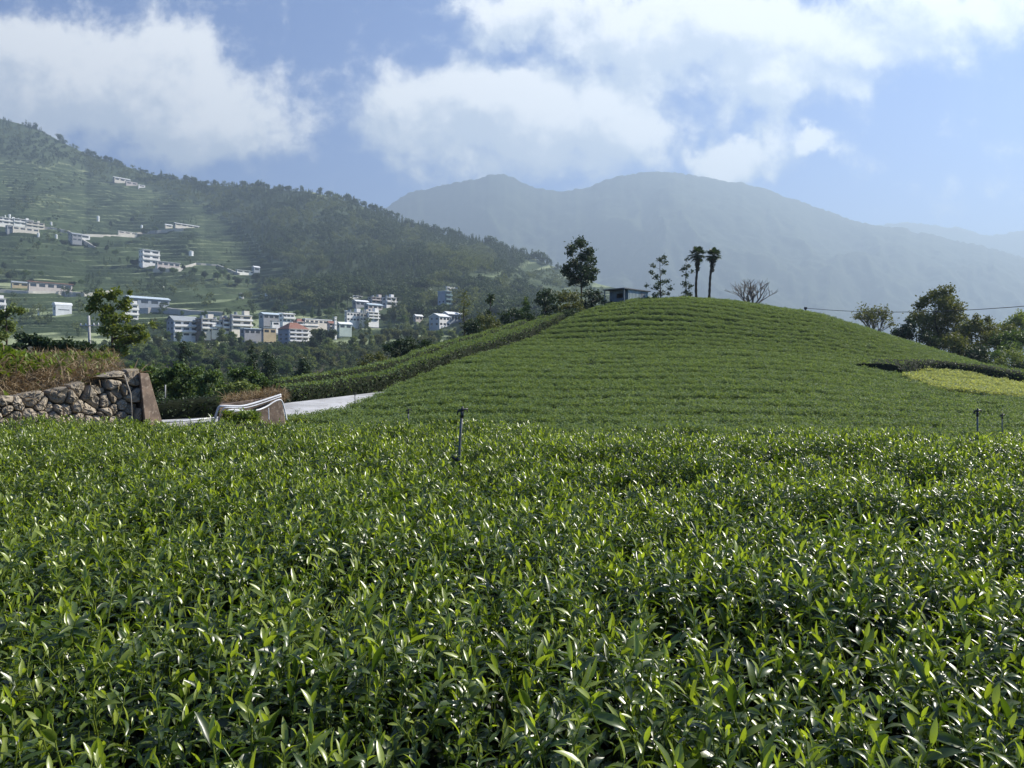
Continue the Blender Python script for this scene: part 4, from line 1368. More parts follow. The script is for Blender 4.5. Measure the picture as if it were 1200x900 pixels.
# trees along the back of the knoll's left edge
edge = [('big dark tree with a tall ragged crown, highest on the knoll', 681, 372, 64, L_DARK, 2.6, 105, [(671, 290, 7), (680, 286, 8), (668, 297, 5), (689, 296, 7), (694, 303, 7), (683, 303, 8), (673, 308, 8), (664, 314, 6), (690, 314, 8), (697, 318, 5), (680, 317, 9), (668, 322, 7), (661, 319, 4), (687, 325, 8), (694, 326, 5), (676, 327, 7), (671, 331, 5), (684, 333, 5)], .95),
        ('olive bushy tree under the big dark tree', 664, 375, 60, L_OLIVE, 2.6, 70, [(656, 350, 8), (664, 346, 7), (672, 350, 8), (668, 360, 8), (656, 362, 7), (678, 358, 7), (684, 366, 5)], .5),
        ('dark shrub at the knoll edge under the olive tree', 667, 379, 58, L_DARK, 2.4, 120, [(662, 370, 7), (671, 368, 7), (678, 370, 6)], .4),
        ('dark leafy tree immediately left of the hut', 694, 366, 64, L_DARK, 2.6, 75, [(690, 346, 7), (697, 352, 6), (687, 356, 6), (700, 344, 4), (704, 350, 4), (693, 361, 5)], .7),
        ('round dark tree with gaps in its crown, left of the olive tree', 639, 374, 58, L_DARK, 2.4, 85, [(635, 346, 6), (642, 343, 6), (631, 353, 5), (639, 355, 7), (647, 351, 6), (642, 363, 7), (650, 360, 4)], .8),
        ('slim dark conifer in the clump left of the round dark tree', 616, 378, 58, L_MID, 2.2, 110, [(616, 350, 3), (616, 356, 4), (617, 363, 5), (614, 370, 6)], .9),
        ('dense dark bush mass left of the slim conifer', 602, 384, 55, L_DARK, 2.4, 100, [(592, 372, 7), (602, 366, 7), (610, 370, 7), (597, 380, 6), (607, 380, 7), (622, 372, 6)], .5),
        ('thin tree with a small dark round top', 574, 388, 52, L_DARK, 2.2, 95, [(574, 352, 5), (576, 348, 4), (572, 366, 4), (571, 374, 6)], .9),
        ('brownish bush beneath the thin round topped tree', 571, 392, 50, L_OLIVE, 2.4, 80, [(564, 374, 7), (574, 376, 7), (582, 380, 6), (566, 385, 6), (576, 387, 6)], .5),
        ('dark bush lowest beside the brownish bush', 553, 398, 48, L_DARK, 2.4, 100, [(549, 384, 6), (556, 380, 6), (552, 391, 6), (560, 388, 6)], .5),
        ('pale slender tree standing alone with thin foliage', 544, 404, 54, L_OLIVE, 2.2, 26, [(544, 346, 6), (545, 356, 7), (543, 367, 7), (546, 378, 6)], .95),
        ('small round dark bush on the hedge line', 499, 414, 44, L_DARK, 2.2, 130, [(499, 403, 6), (496, 406, 5), (503, 407, 5)], .5),
        ('dark bush pair at the middle of the hedge line', 470, 424, 42, L_DARK, 2.4, 90, [(457, 408, 7), (466, 404, 7), (476, 402, 8), (484, 406, 6), (462, 416, 6), (476, 414, 7)], .6),
        ('low dark bush at the lower end of the hedge line', 440, 432, 40, L_OLIVE, 2.4, 80, [(434, 420, 6), (444, 418, 6), (426, 426, 5), (450, 424, 5)], .6)]
for i, (lab, x, y, D, lm, lp, per, lum, tt) in enumerate(edge):
    photo_tree('tree' if 'bush' not in lab and 'shrub' not in lab else 'bush', 'tree' if 'bush' not in lab and 'shrub' not in lab else 'bush', lab, x, y, D, y - min(q[1] for q in lum), lum, lm, seed=70 + i, leaf_px=lp, per=per, tr_px=1.5 if i == 0 else 1.0, group='trees along the knoll edge', trunk_top=tt, grow=1.12 if i == 0 else 1.3)
edge2 = [('low dark shrub at the left foot of the hut', 714, 364, 61, [(708, 354, 5), (716, 355, 5), (722, 357, 4), (711, 359, 4)]),
         ('small shrub at the right foot of the hut below the see-through tree', 764, 356, 61, [(760, 350, 4), (767, 349, 4), (772, 351, 3)])]
for i, (lab, x, y, D, lum) in enumerate(edge2):
    photo_tree('bush', 'bush', lab, x, y, D, y - min(q[1] for q in lum), lum, L_DARK, seed=170 + i, leaf_px=2.2, per=90, tr_px=.8, trunk_top=.5)
# thin open trees by the palms
thin = [('thin see-through tree with scattered leaf clumps right of the hut', 774, 352, 64, 52, [(772, 305, 4), (778, 302, 4), (766, 311, 4), (780, 308, 4), (764, 319, 4), (769, 325, 5), (778, 318, 4), (774, 332, 5), (781, 330, 4), (785, 338, 4), (768, 337, 5), (758, 334, 3), (776, 343, 5), (768, 346, 4), (783, 344, 3)]),
        ('narrow dark tree with gaps close left of the palms', 804, 352, 64, 48, [(805, 304, 3), (802, 314, 4), (808, 311, 3), (805, 322, 4), (811, 318, 3), (803, 333, 5), (808, 336, 4), (803, 343, 5), (809, 346, 4), (800, 348, 4), (798, 317, 2.5)])]
for i, (lab, x, y, D, per, lum) in enumerate(thin):
    photo_tree('tree', 'tree', lab, x, y, D, y - min(q[1] for q in lum), lum, L_DARK, seed=100 + i, leaf_px=2.3, per=62, tr_px=.8, group='open trees on the knoll top', trunk_top=.95, grow=1.1)

# palms
def palm(label, px0, pyb, px1, pyt, D, seed, fr_px):
    rnd = random.Random(seed)
    s = D / F
    b, t = P(px0, pyb, D), P(px1, pyt, D)
    e = empty('palm_tree', b); tag(e, label, 'palm tree', 'palms on the knoll top')
    tl = t - b
    m = MB(); pts, rad = [], []
    for i in range(15):
        q = i / 14
        pts.append(tl * q + Vector((.06 * math.sin(q * 5 + seed), 0, -.3 if i == 0 else 0)))
        rad.append((1.5 + .3 * (i % 2) + (1.2 * sstep(q, .62, .95)) - .35 * q) * s * .95)
    m.tube(pts, rad, 9)
    obj('trunk', m.mesh('trunk', True), M_BARK, e)
    # skirt of dead leaves under the crown
    nr = np.random.default_rng(seed)
    n = 170; z = nr.random(n) ** 1.3; a = nr.uniform(0, 6.28, n)
    rr = (1.7 + 1.9 * (1 - z)) * s * nr.uniform(.6, 1.2, n)
    c = np.stack([rr * np.cos(a) + tl.x * (1 - .3 * z), rr * np.sin(a), tl.z * (1 - .36 * z)], 1)
    V, Fq, tone = leaf_quads(c, 4.2 * s, nr, 0, .3)
    obj('dead_leaf_skirt', npmesh('dead_leaf_skirt', V, [Fq], False, {'tone': tone}), leafmat('dead_palm_leaf', (.03, .026, .016), (.07, .058, .035), .1, .7, .2), e)
    for k in range(26):
        az = k * 2.4 + rnd.uniform(-.3, .3)
        el = R(80 - 118 * (k / 25)) + R(rnd.uniform(-10, 10))
        stem = rnd.uniform(.35, .55) * fr_px * s
        h = Vector((math.cos(az), math.sin(az), 0)); d = h * math.cos(el) + Vector((0, 0, math.sin(el)))
        o = tl + Vector((0, 0, .02))
        tip = o + d * stem
        m = MB(); m.tube([o, tip], [.28 * s, .2 * s], 4)
        side = Vector((-math.sin(az), math.cos(az), 0)); nrm = d.cross(side)
        V, Ff = [], []
        L = rnd.uniform(.5, .68) * fr_px * s
        for j in range(15):
            th = R(-105 + 210 * j / 14)
            dd = d * math.cos(th) + side * math.sin(th)
            w = dd.cross(nrm).normalized() * .045 * fr_px * s
            l = L * (.72 + .28 * math.cos(th)) * rnd.uniform(.85, 1.05)
            mid = tip + dd * l * .6 + nrm * -.02 * l
            end = tip + dd * l + Vector((0, 0, -.32 * l))
            q = len(V)
            V += [tip, mid - w, mid + w, end]
            Ff += [(q, q + 1, q + 3, q + 2)]
        vm = np.concatenate([np.concatenate(m.v), np.array([tuple(p) for p in V])])
        fm = np.concatenate([np.concatenate(m.f[4])[:, :4], np.array(Ff) + len(np.concatenate(m.v))])
        obj('frond', npmesh('frond', vm, [fm], False, {'tone': np.full(len(vm), rnd.random())}), L_DARK, e)
palm('taller dark fan palm with a thick shaggy top, left of the palm pair', 816, 352, 817.5, 299, 63, 3, 12.5)
palm('shorter fan palm with a leaning trunk, right of the palm pair', 830, 352, 836, 300, 63, 8, 11.5)

# bare tree
def bare_tree(label, x, y, D, w_px, h_px, seed, mat, group=None, fan=1.0, leaves=None):
    rnd = random.Random(seed); s = D / F
    e = empty('bare_tree', P(x, y, D)); tag(e, label, 'tree', group)
    m = MB(); tips = []
    def grow(p, d, L, r, lev):
        q = p + d * L * .5 + Vector((rnd.uniform(-1, 1), rnd.uniform(-1, 1), rnd.uniform(-.4, 1))) * L * .06
        e_ = q + d * L * .5 + Vector((rnd.uniform(-1, 1), rnd.uniform(-1, 1), 0)) * L * .08
        m.tube([p, q, e_], [r, r * .8, r * .6], 5 if lev < 2 else 3, False)
        if lev >= 4: tips.append(e_); return
        for k in range(rnd.choice((2, 3, 3)) if lev else 9):
            a = rnd.uniform(0, 6.28) if lev else k * 2.4
            sp = rnd.uniform(.35, .75) * fan if lev else (.15 + .13 * k) * fan
            dd = (d + Vector((math.cos(a) * sp, math.sin(a) * sp, rnd.uniform(-.05, .3)))).normalized()
            grow(q.lerp(e_, rnd.uniform(.2, 1)), dd, L * (rnd.uniform(.62, .85) if lev else rnd.uniform(1.9, 2.6)), r * .58, lev + 1)
    grow(Vector((0, 0, -.3)), Vector((0, 0, 1)), h_px * s * .16, 1.5 * s, 0)
    V = np.concatenate(m.v)
    top = np.percentile(V[:, 2], 99.5); wid = np.percentile(np.abs(V[:, 0]), 99)
    V[:, 2] *= h_px * s / top; V[:, 0] *= w_px * s / wid; V[:, 1] *= w_px * s / wid
    kz = h_px * s / top; kx = w_px * s / wid
    obj('branches', npmesh('branches', V, [np.concatenate(f) for f in m.f.values()], True), mat, e)
    if leaves:
        nr = np.random.default_rng(seed)
        c = np.repeat(np.array([(t.x * kx, t.y * kx, t.z * kz) for t in tips]), leaves[1], 0)
        c = c + nr.normal(0, leaves[2] * s, c.shape)
        V, Fq, tone = leaf_quads(c, leaves[3] * s, nr)
        obj('crown', npmesh('crown', V, [Fq], False, {'tone': tone}), leaves[0], e)
    return e
bare_tree('leafless grey tree with a wide fan of twigs behind the knoll', 879, 364, 66, 34, 37, 5, M_BARKL, None, 1.15)
bare_tree('small sparse tree with few leaves on the right shoulder of the knoll', 1022, 396, 60, 25, 36, 9, M_BARKL, None, 1.0, (L_OLIVE, 7, 2.6, 2.6))
# big trees behind the right flank
right = [('large olive tree with a feathery top behind the right flank', 1098, 424, 58, L_OLIVE, M_BARK, 80, [(1096, 345, 7), (1104, 342, 8), (1112, 350, 8), (1088, 352, 7), (1080, 358, 6), (1096, 358, 10), (1108, 362, 11), (1120, 362, 7), (1086, 370, 10), (1100, 374, 11), (1116, 376, 10), (1128, 372, 6), (1078, 376, 7), (1090, 386, 10), (1106, 390, 10), (1120, 390, 9), (1098, 400, 9), (1112, 404, 8)]),
         ('dark low spreading bush at the foot of the large olive tree', 1074, 408, 56, L_DARK, M_BARK, 90, [(1060, 386, 6), (1068, 392, 7), (1078, 396, 8), (1090, 402, 8), (1056, 392, 5), (1102, 408, 7), (1070, 382, 4)]),
         ('spreading dark tree with a forked trunk right of the olive tree', 1154, 440, 55, L_OLIVE, M_BARK, 85, [(1130, 384, 8), (1142, 380, 8), (1155, 382, 9), (1168, 386, 9), (1180, 388, 8), (1192, 392, 8), (1124, 396, 8), (1138, 396, 9), (1152, 396, 9), (1166, 400, 9), (1180, 402, 8), (1194, 406, 8), (1132, 408, 7), (1146, 408, 7), (1144, 372, 4), (1160, 374, 4), (1176, 410, 6)]),
         ('pale shrub tree at the right edge behind the spreading tree', 1196, 420, 62, L_LIGHT, M_BARKL, 85, [(1180, 382, 7), (1192, 376, 8), (1204, 372, 9), (1186, 392, 7), (1200, 388, 9), (1216, 380, 10), (1212, 394, 10)]),
         ('pale grey scrub at the right edge under the spreading tree', 1188, 440, 47, L_LIGHT, M_BARKL, 50, [(1172, 424, 7), (1184, 418, 8), (1196, 414, 8), (1180, 430, 7), (1194, 428, 8), (1206, 424, 8)]),
         ('dark bush sitting at the right edge in front of the pale scrub', 1198, 446, 46, L_DARK, M_BARK, 90, [(1190, 434, 5), (1198, 430, 6), (1206, 432, 6), (1204, 438, 6)])]
right += [('dark green tree closing the mass at the right edge above the pale grey scrub', 1186, 438, 53, L_MID, M_BARK, 85, [(1172, 400, 9), (1184, 396, 9), (1196, 398, 9), (1208, 396, 10), (1178, 410, 8), (1204, 410, 9)]),
          ('low olive bush filling the gap under the large olive tree on its right', 1124, 430, 52, L_OLIVE, M_BARK, 90, [(1112, 400, 8), (1124, 402, 8), (1134, 408, 8), (1118, 412, 8), (1130, 418, 8)]),
          ('dark bush under the left side of the spreading dark tree', 1142, 436, 51, L_DARK, M_BARK, 90, [(1134, 414, 7), (1146, 412, 8), (1156, 418, 7), (1142, 424, 7)]),
          ('mid green bush under the right side of the spreading dark tree', 1172, 444, 50, L_MID, M_BARK, 80, [(1162, 418, 7), (1174, 416, 7), (1186, 408, 8), (1168, 428, 7), (1180, 430, 7)]),
          ('slim dark pointed bush between the small sparse tree and the large olive tree', 1058, 402, 56, L_DARK, M_BARK, 90, [(1052, 388, 4), (1058, 384, 4), (1064, 376, 4), (1062, 392, 5), (1046, 392, 4)])]
for i, (lab, x, y, D, lm, bm, per, lum) in enumerate(right):
    nm = 'bush' if ('bush' in lab or 'scrub' in lab) else 'tree'
    photo_tree(nm, nm, lab, x, y, D, y - min(q[1] for q in lum), lum, lm, bm, seed=130 + i, leaf_px=2.6, per=per, tr_px=1.8 if nm == 'tree' else 1, group='trees behind the right flank', trunk_top=.72, grow=1.38)
# ------------------------------------------------------------------ buildings
def flat(name, c, rough=.8, var=.85, spec=.2):
    return surf(name, c, tuple(x * var for x in c), .5, rough, 0, spec=spec, lo=.4, hi=.7)
B_WHITE = flat('white_plaster', (.80, .79, .76)); B_CREAM = flat('cream_plaster', (.70, .65, .56)); B_GREY = flat('grey_and_shade_plaster', (.30, .31, .33))
B_BROWN = flat('brown_brick', (.17, .135, .115)); B_PINK = flat('pinkish_plaster', (.56, .50, .47)); B_YELL = flat('ochre_plaster', (.46, .38, .25))
B_BLUE = flat('blue_grey_sheet', (.30, .34, .39)); B_TEAL = flat('teal_netting', (.16, .24, .24)); B_GREEN = flat('green_sheet', (.40, .47, .43))
R_RED = flat('red_roof', (.27, .13, .105)); R_RUST = flat('rust_red_roof', (.24, .12, .09)); R_GREY = flat('grey_roof', (.28, .31, .33)); R_WHITE = flat('white_roof', (.72, .74, .75)); R_BLUE = flat('pale_blue_roof', (.46, .54, .60))
B_GLASS = surf('window_glass', (.03, .04, .05), (.05, .06, .07), 1, .15, 0, spec=.6)

def building(name, label, box, floors=3, yaw=32, front=.72, wall=B_WHITE, side=None, roof='flat', roofm=R_GREY, band=None, bays=3, cat='house', group='houses of the hillside village', D=None, depth=None, winh=.38):
    x0, x1, yt, yb = box
    g = hs_at((x0 + x1) / 2, yb)
    D = g.y if D is None else min(D, g.y + 2)
    base = P((x0 + x1) / 2, yb, D)
    s = D / F
    W, H = (x1 - x0) * s, (yb - yt) * s
    a = R(max(yaw, 51))
    yaw = math.degrees(a)
    fw = front * W / math.cos(a)
    dp = (1 - front) * W / math.sin(a) if yaw > 3 else W * .6
    if depth: dp = depth * s
    e = empty(name, base, a); tag(e, label, cat, group)
    hw, hd = fw / 2, dp / 2
    rh = H * (.22 if roof == 'gable' else .30 if roof == 'hip' else .10 if roof == 'shed' else 0)
    h = H - rh
    side = side or wall
    fl = h / floors
    # body: front slab in wall colour, the rest in side colour, where grey paints shade on white houses
    m = MB(); m.box(-hw, hw, -hd, -hd + .25, -3, h); m.build('front_wall', wall, e)
    m = MB(); m.box(-hw, hw, -hd + .25, hd, -3.5, h)
    if roof == 'gable':
        m.add([(-hw, -hd, h), (-hw, hd, h), (-hw, 0, H - .05), (hw, -hd, h), (hw, hd, h), (hw, 0, H - .05)], [[(0, 2, 1), (3, 4, 5)]])
    m.build('body', side, e)
    ov = .25 + .02 * fw
    if roof == 'gable':
        m = MB()
        v = [(-hw - ov, -hd - ov, h - .1), (hw + ov, -hd - ov, h - .1), (hw + ov, 0, H), (-hw - ov, 0, H), (-hw - ov, hd + ov, h - .1), (hw + ov, hd + ov, h - .1)]
        v += [(p[0], p[1], p[2] + .22) for p in v]
        m.add(v, [[(6, 7, 8, 9), (9, 8, 11, 10), (0, 3, 2, 1), (3, 4, 5, 2), (0, 1, 7, 6), (4, 10, 11, 5), (1, 2, 8, 7), (2, 5, 11, 8), (0, 6, 9, 3), (3, 9, 10, 4)]])
        m.build('roof', roofm, e)
    elif roof == 'hip':
        m = MB(); k = min(hw, hd) * .8
        v = [(-hw - ov, -hd - ov, h), (hw + ov, -hd - ov, h), (hw + ov, hd + ov, h), (-hw - ov, hd + ov, h), (-hw + k, 0, H), (hw - k, 0, H)]
        m.add(v, [[(0, 1, 5, 4), (2, 3, 4, 5), (0, 3, 2, 1)], [(1, 2, 5), (3, 0, 4)]]); m.build('roof', roofm, e)
    elif roof == 'shed':
        m = MB()
        v = [(-hw - ov, -hd - ov, h), (hw + ov, -hd - ov, h), (hw + ov, hd + ov, H), (-hw - ov, hd + ov, H)]
        v += [(p[0], p[1], p[2] + .25) for p in v]
        m.add(v, [[(0, 3, 2, 1), (4, 5, 6, 7), (0, 1, 5, 4), (1, 2, 6, 5), (2, 3, 7, 6), (3, 0, 4, 7)]]); m.build('roof', roofm, e)
    elif roof == 'arch':
        m = MB(); n = 9; v = []
        for x in (-hw - ov, hw + ov):
            for i in range(n): v.append((x, hd * 1.05 * -math.cos(math.pi * i / (n - 1)), h + H * .35 * math.sin(math.pi * i / (n - 1))))
        m.add(v, [[(i, i + n, i + n + 1, i + 1) for i in range(n - 1)], [tuple(range(n - 1, -1, -1))], [tuple(range(n, 2 * n))]]); m.build('roof', roofm, e)
    else:
        m = MB(); m.box(-hw - .15, hw + .15, -hd - .15, hd + .15, h + .003, h + .35); rf = m.build('roof', roofm, e)
    if roof == 'flat' and floors > 1 and fw > 6:
        m = MB(); m.box(hw * .25, hw * .25 + 2.6, -.6, 1.6, h + .353, h + 2.3); m.build('stairhead', wall, rf)
        m = MB(); m.tube([(-hw * .5, .3, h + .353), (-hw * .5, .3, h + 1.6)], .7, 10); m.build('roof_tank', R_GREY, rf)
    band = band or wall
    for k in range(floors):
        z0 = k * fl
        for b in range(bays):
            xa = -hw + fw * (b + .16) / bays; xb = -hw + fw * (b + .84) / bays
            m = MB(); m.box(xa, xb, -hd - .03, -hd + .06, z0 + fl * .42, z0 + fl * (.42 + winh)); m.build('window', B_GLASS, e)
        if floors > 1 and band != 'none':
            m = MB(); m.box(-hw - .1, hw + .1, -hd - 1.0, -hd - .035, z0 + fl * .98, z0 + fl * 1.33 if k < floors - 1 else z0 + fl * 1.02); m.build('balcony', band, e)
    nb = 1 if dp < 6 else 2
    for k in range(min(floors, 3)):
        for b in range(nb):
            ya = -hd + dp * (b + .3) / nb; yb_ = -hd + dp * (b + .7) / nb
            m = MB(); m.box(-hw - .03, -hw + .06, ya, yb_, k * fl + fl * .4, k * fl + fl * .8); m.build('window', B_GLASS, e)
    return e

V = building
# row along the valley road
V('apartment_house', 'white three storey balcony house with a gable end greyed as painted shade, leftmost of the long row', (198, 230, 371, 396), 3, 35, .58, B_WHITE, B_GREY, 'gable', R_GREY, D=330)
V('row_house', 'brown brick row house with a dark side wall beside the white gabled balcony house', (230, 252, 374, 391), 3, 35, .5, B_CREAM, B_BROWN, 'flat', R_GREY, B_WHITE, 2, D=332)
V('row_house', 'low middle row house with two cream bands right of the brown brick one', (250, 264, 376, 390), 2, 30, .9, B_CREAM, B_BROWN, 'flat', R_GREY, B_WHITE, 2, D=334)
V('row_house', 'row house with three pale bands left of the tallest row house', (263, 275, 374, 390), 3, 30, .9, B_CREAM, B_GREY, 'flat', R_RUST, B_WHITE, 2, D=336)
V('row_house', 'tallest cream row house at the right end of the long row', (273, 292, 370, 388), 3, 30, .85, B_CREAM, B_GREY, 'flat', R_GREY, B_WHITE, 2, D=338)
V('workshop', 'dark low grey workshop right below the long row of houses', (284, 309, 385, 394), 1, 30, .7, B_GREY, B_GREY, 'shed', R_BLUE, bays=4, D=326)
V('shed', 'small ochre shed between the dark workshop and the red roofed white house', (308, 322, 385, 393), 1, 30, .75, B_YELL, B_GREY, 'flat', R_GREY, bays=2, D=325)
V('house', 'long low blue grey roofed house behind the ochre shed', (306, 331, 367, 376), 1, 30, .7, B_GREY, B_BLUE, 'gable', R_BLUE, bays=4, D=372)
V('house', 'bright white two storey block with a stepped roof right of the blue grey roofed house', (328, 344, 367, 379), 2, 35, .62, B_WHITE, B_WHITE, 'shed', R_WHITE, bays=3, D=368)
V('house', 'small white cube house behind the ochre shed roof', (318, 327, 377, 383), 1, 30, .7, B_WHITE, None, 'flat', R_GREY, bays=1, D=345)
V('house', 'tall white house with rust red roof on the slope edge above the valley', (327, 361, 378, 405), 4, 48, .5, B_WHITE, B_GREY, 'hip', R_RUST, bays=3, D=322)
V('house', 'white house with a wide red roof directly behind the tall slope edge house', (346, 370, 374, 386), 2, 30, .75, B_WHITE, B_PINK, 'hip', R_RED, bays=3, D=348)
V('hall', 'long pale flat roofed hall between the red roof and the white tower', (358, 386, 375, 381), 1, 30, .85, B_CREAM, B_GREY, 'flat', R_WHITE, bays=6, D=352)
V('house', 'pinkish house with two gables left of the pale pillar tower', (384, 394, 377, 387), 2, 30, .7, B_PINK, B_PINK, 'gable', R_RUST, bays=2, D=348)
V('tower', 'slim white pillar tower standing in front of the pinkish gabled house', (391.5, 394.5, 372, 390), 3, 30, .6, B_WHITE, None, 'flat', R_WHITE, 'none', 1, cat='tower', D=342, winh=.2)
V('shed', 'pale green shed at the foot of the white school', (396, 411, 378, 387), 1, 30, .75, B_GREEN, B_GREEN, 'gable', R_WHITE, bays=2, D=350)
V('school', 'long white building with a row of small square windows right of its stair tower', (407, 423, 366.5, 378), 2, 25, .9, B_WHITE, B_GREY, 'flat', R_GREY, 'none', 5, cat='school', D=395)
V('tower', 'white stair tower at the left end of the long white school', (404, 408.5, 364.5, 378), 3, 30, .6, B_WHITE, None, 'flat', R_WHITE, 'none', 1, cat='tower', D=393, winh=.2)
V('school', 'cream middle wing between the long white school and the three storey white block', (422, 432, 367.5, 377), 2, 25, .9, B_CREAM, B_GREY, 'flat', R_GREY, 'none', 3, cat='school', D=397)
V('house', 'three storey white block with broad balconies at the right end of the school', (431, 443, 366, 377), 3, 25, .85, B_WHITE, B_GREY, 'flat', R_WHITE, B_WHITE, 2, D=398)
V('house', 'white roofed hall upper left in the cluster above the school', (414, 431, 352, 360), 1, 32, .7, B_GREY, B_GREY, 'gable', R_WHITE, bays=3)
V('house', 'pale roofed house in the middle of the cluster above the school', (428, 447, 356, 364), 1, 32, .7, B_PINK, B_GREY, 'gable', R_BLUE, bays=3)
V('house', 'pinkish flat roofed house topmost in the cluster above the school', (432, 450, 349, 356), 2, 32, .7, B_PINK, B_GREY, 'flat', R_GREY, bays=3)
V('house', 'bright white house at the right end of the cluster above the school', (448, 464, 349, 360), 2, 32, .6, B_WHITE, B_PINK, 'flat', R_GREY, bays=2)
V('house', 'long thin white shed roof standing highest above the village cluster', (408, 423, 346.5, 350), 1, 25, .85, B_WHITE, None, 'shed', R_WHITE, bays=3)
V('factory', 'large blue walled shed with a white gabled roof at the left of the tea factory', (503, 527, 368, 384), 2, 52, .45, B_WHITE, B_BLUE, 'gable', R_WHITE, 'none', 3, 'factory', D=420)
V('factory', 'broad white roofed hall on the right of the tea factory behind the hedge line', (519, 543, 366, 379), 1, 35, .7, B_BLUE, B_BLUE, 'gable', R_WHITE, 'none', 5, 'factory', D=435)
V('house', 'small grey house with white roof left of the blue walled factory shed', (485, 495, 369, 377), 1, 30, .7, B_PINK, None, 'gable', R_WHITE, bays=2, D=430)
V('scaffolded_building', 'building wrapped in teal netting standing above the tea factory', (513, 529, 342, 367), 5, 45, .4, B_TEAL, B_BLUE, 'flat', R_BLUE, B_TEAL, 1, 'building')
V('house', 'row of small white cabins above the teal netted building', (523, 536, 337, 342), 1, 25, .9, B_WHITE, None, 'flat', R_WHITE, bays=3)
V('hut', 'lone tiny white hut left of the teal netted building', (503.5, 506.5, 339, 344), 1, 25, .8, B_WHITE, None, 'flat', R_WHITE, bays=1)
# lower left slope
V('house', 'white house cut by the left edge of the photo above the bank bushes', (-12, 3.5, 350, 365), 2, 30, .7, B_WHITE, None, 'flat', R_GREY, bays=2)
V('house', 'small ochre house left of the red roofed long house', (16, 30, 330, 337), 1, 30, .75, B_YELL, B_CREAM, 'gable', R_GREY, bays=2)
V('house', 'long low house with a bright red roof among the lower terraces', (43, 75, 331, 341), 1, 18, .9, B_PINK, B_GREY, 'shed', R_RED, bays=5)
V('greenhouse', 'white arched greenhouse under the red roofed long house', (64, 82, 358, 368), 1, 35, .6, R_WHITE, R_WHITE, 'arch', R_WHITE, bays=1, cat='greenhouse', winh=.1)
V('hall', 'long grey roofed hall behind the loose crowned tree', (153, 192, 348, 360), 1, 30, .75, B_BLUE, B_GREY, 'gable', R_BLUE, bays=4)
V('house', 'narrow white three storey house half hidden by the loose crowned tree', (146, 160, 357, 375), 3, 30, .7, B_WHITE, B_GREY, 'flat', R_GREY, bays=2)
V('house', 'teal and white three storey house standing alone on the middle slope', (165, 185, 292, 311), 3, 40, .62, B_WHITE, B_WHITE, 'shed', R_BLUE, B_WHITE, 2)
V('house', 'low pinkish shed just right of the teal and white house', (186, 207, 307, 314), 1, 30, .8, B_PINK, B_CREAM, 'shed', R_WHITE, bays=4)
V('house', 'long white shed with a pale roof on the right of the middle slope', (280, 297, 317, 321), 1, 22, .9, B_WHITE, None, 'shed', R_WHITE, bays=3)
V('house', 'small grey blue house at the right end of the long white shed', (296, 304, 312, 319), 1, 32, .6, B_BLUE, None, 'gable', R_WHITE, bays=1)
# upper left estate
V('estate_house', 'bright white long house leftmost in the upper estate', (1, 20, 256, 264), 2, 18, .85, B_WHITE, B_GREY, 'flat', R_WHITE, B_WHITE, 4)
V('estate_house', 'bright white house in the middle of the upper estate', (20, 35, 257.5, 265), 2, 18, .85, B_WHITE, B_CREAM, 'flat', R_WHITE, B_WHITE, 3)
V('estate_house', 'cream house at the right end of the upper estate', (34, 48, 261, 268), 2, 18, .85, B_CREAM, B_CREAM, 'flat', R_GREY, B_CREAM, 3)
V('estate_house', 'grey house below the leftmost bright house of the upper estate', (8, 20, 265, 272), 1, 30, .6, B_GREY, B_BLUE, 'flat', R_GREY, bays=2)
V('estate_house', 'low cream terrace house on the lower step of the upper estate', (20, 40, 267, 272), 1, 20, .85, B_CREAM, B_GREY, 'flat', R_WHITE, bays=4)
V('house', 'grey blue double house right of the upper estate', (80, 96, 273, 284), 2, 45, .4, B_GREY, B_BLUE, 'gable', R_GREY, 'none', 2)
V('house', 'small bright white house with one dark window next to the grey double house', (96, 103.5, 275, 281.5), 1, 25, .85, B_WHITE, None, 'flat', R_WHITE, bays=1)
V('house', 'highest pale house with a white roof on the upper terraces', (135, 150, 208.5, 214), 1, 30, .75, B_CREAM, B_GREY, 'gable', R_WHITE, bays=3)
V('house', 'low pinkish house beside the highest pale house', (149, 159, 213.5, 217.5), 1, 30, .8, B_PINK, None, 'flat', R_WHITE, bays=2)
V('shed', 'tiny white roofed shed at the right of the two highest houses', (163, 169, 217, 220), 1, 30, .8, B_WHITE, None, 'flat', R_WHITE, bays=1)
V('shed', 'wide cream field shed on the terraces above the teal and white house', (142, 157, 272, 275), 1, 22, .9, B_CREAM, None, 'flat', R_WHITE, bays=3)
V('shed', 'pair of joined pale sheds at the right edge of the upper terraces', (208, 229, 263, 267), 1, 25, .85, B_CREAM, B_GREY, 'gable', R_WHITE, bays=4)
V('shed', 'small ochre shed beside the pale joined sheds', (194, 201, 263, 267), 1, 30, .75, B_CREAM, None, 'gable', R_WHITE, bays=1)

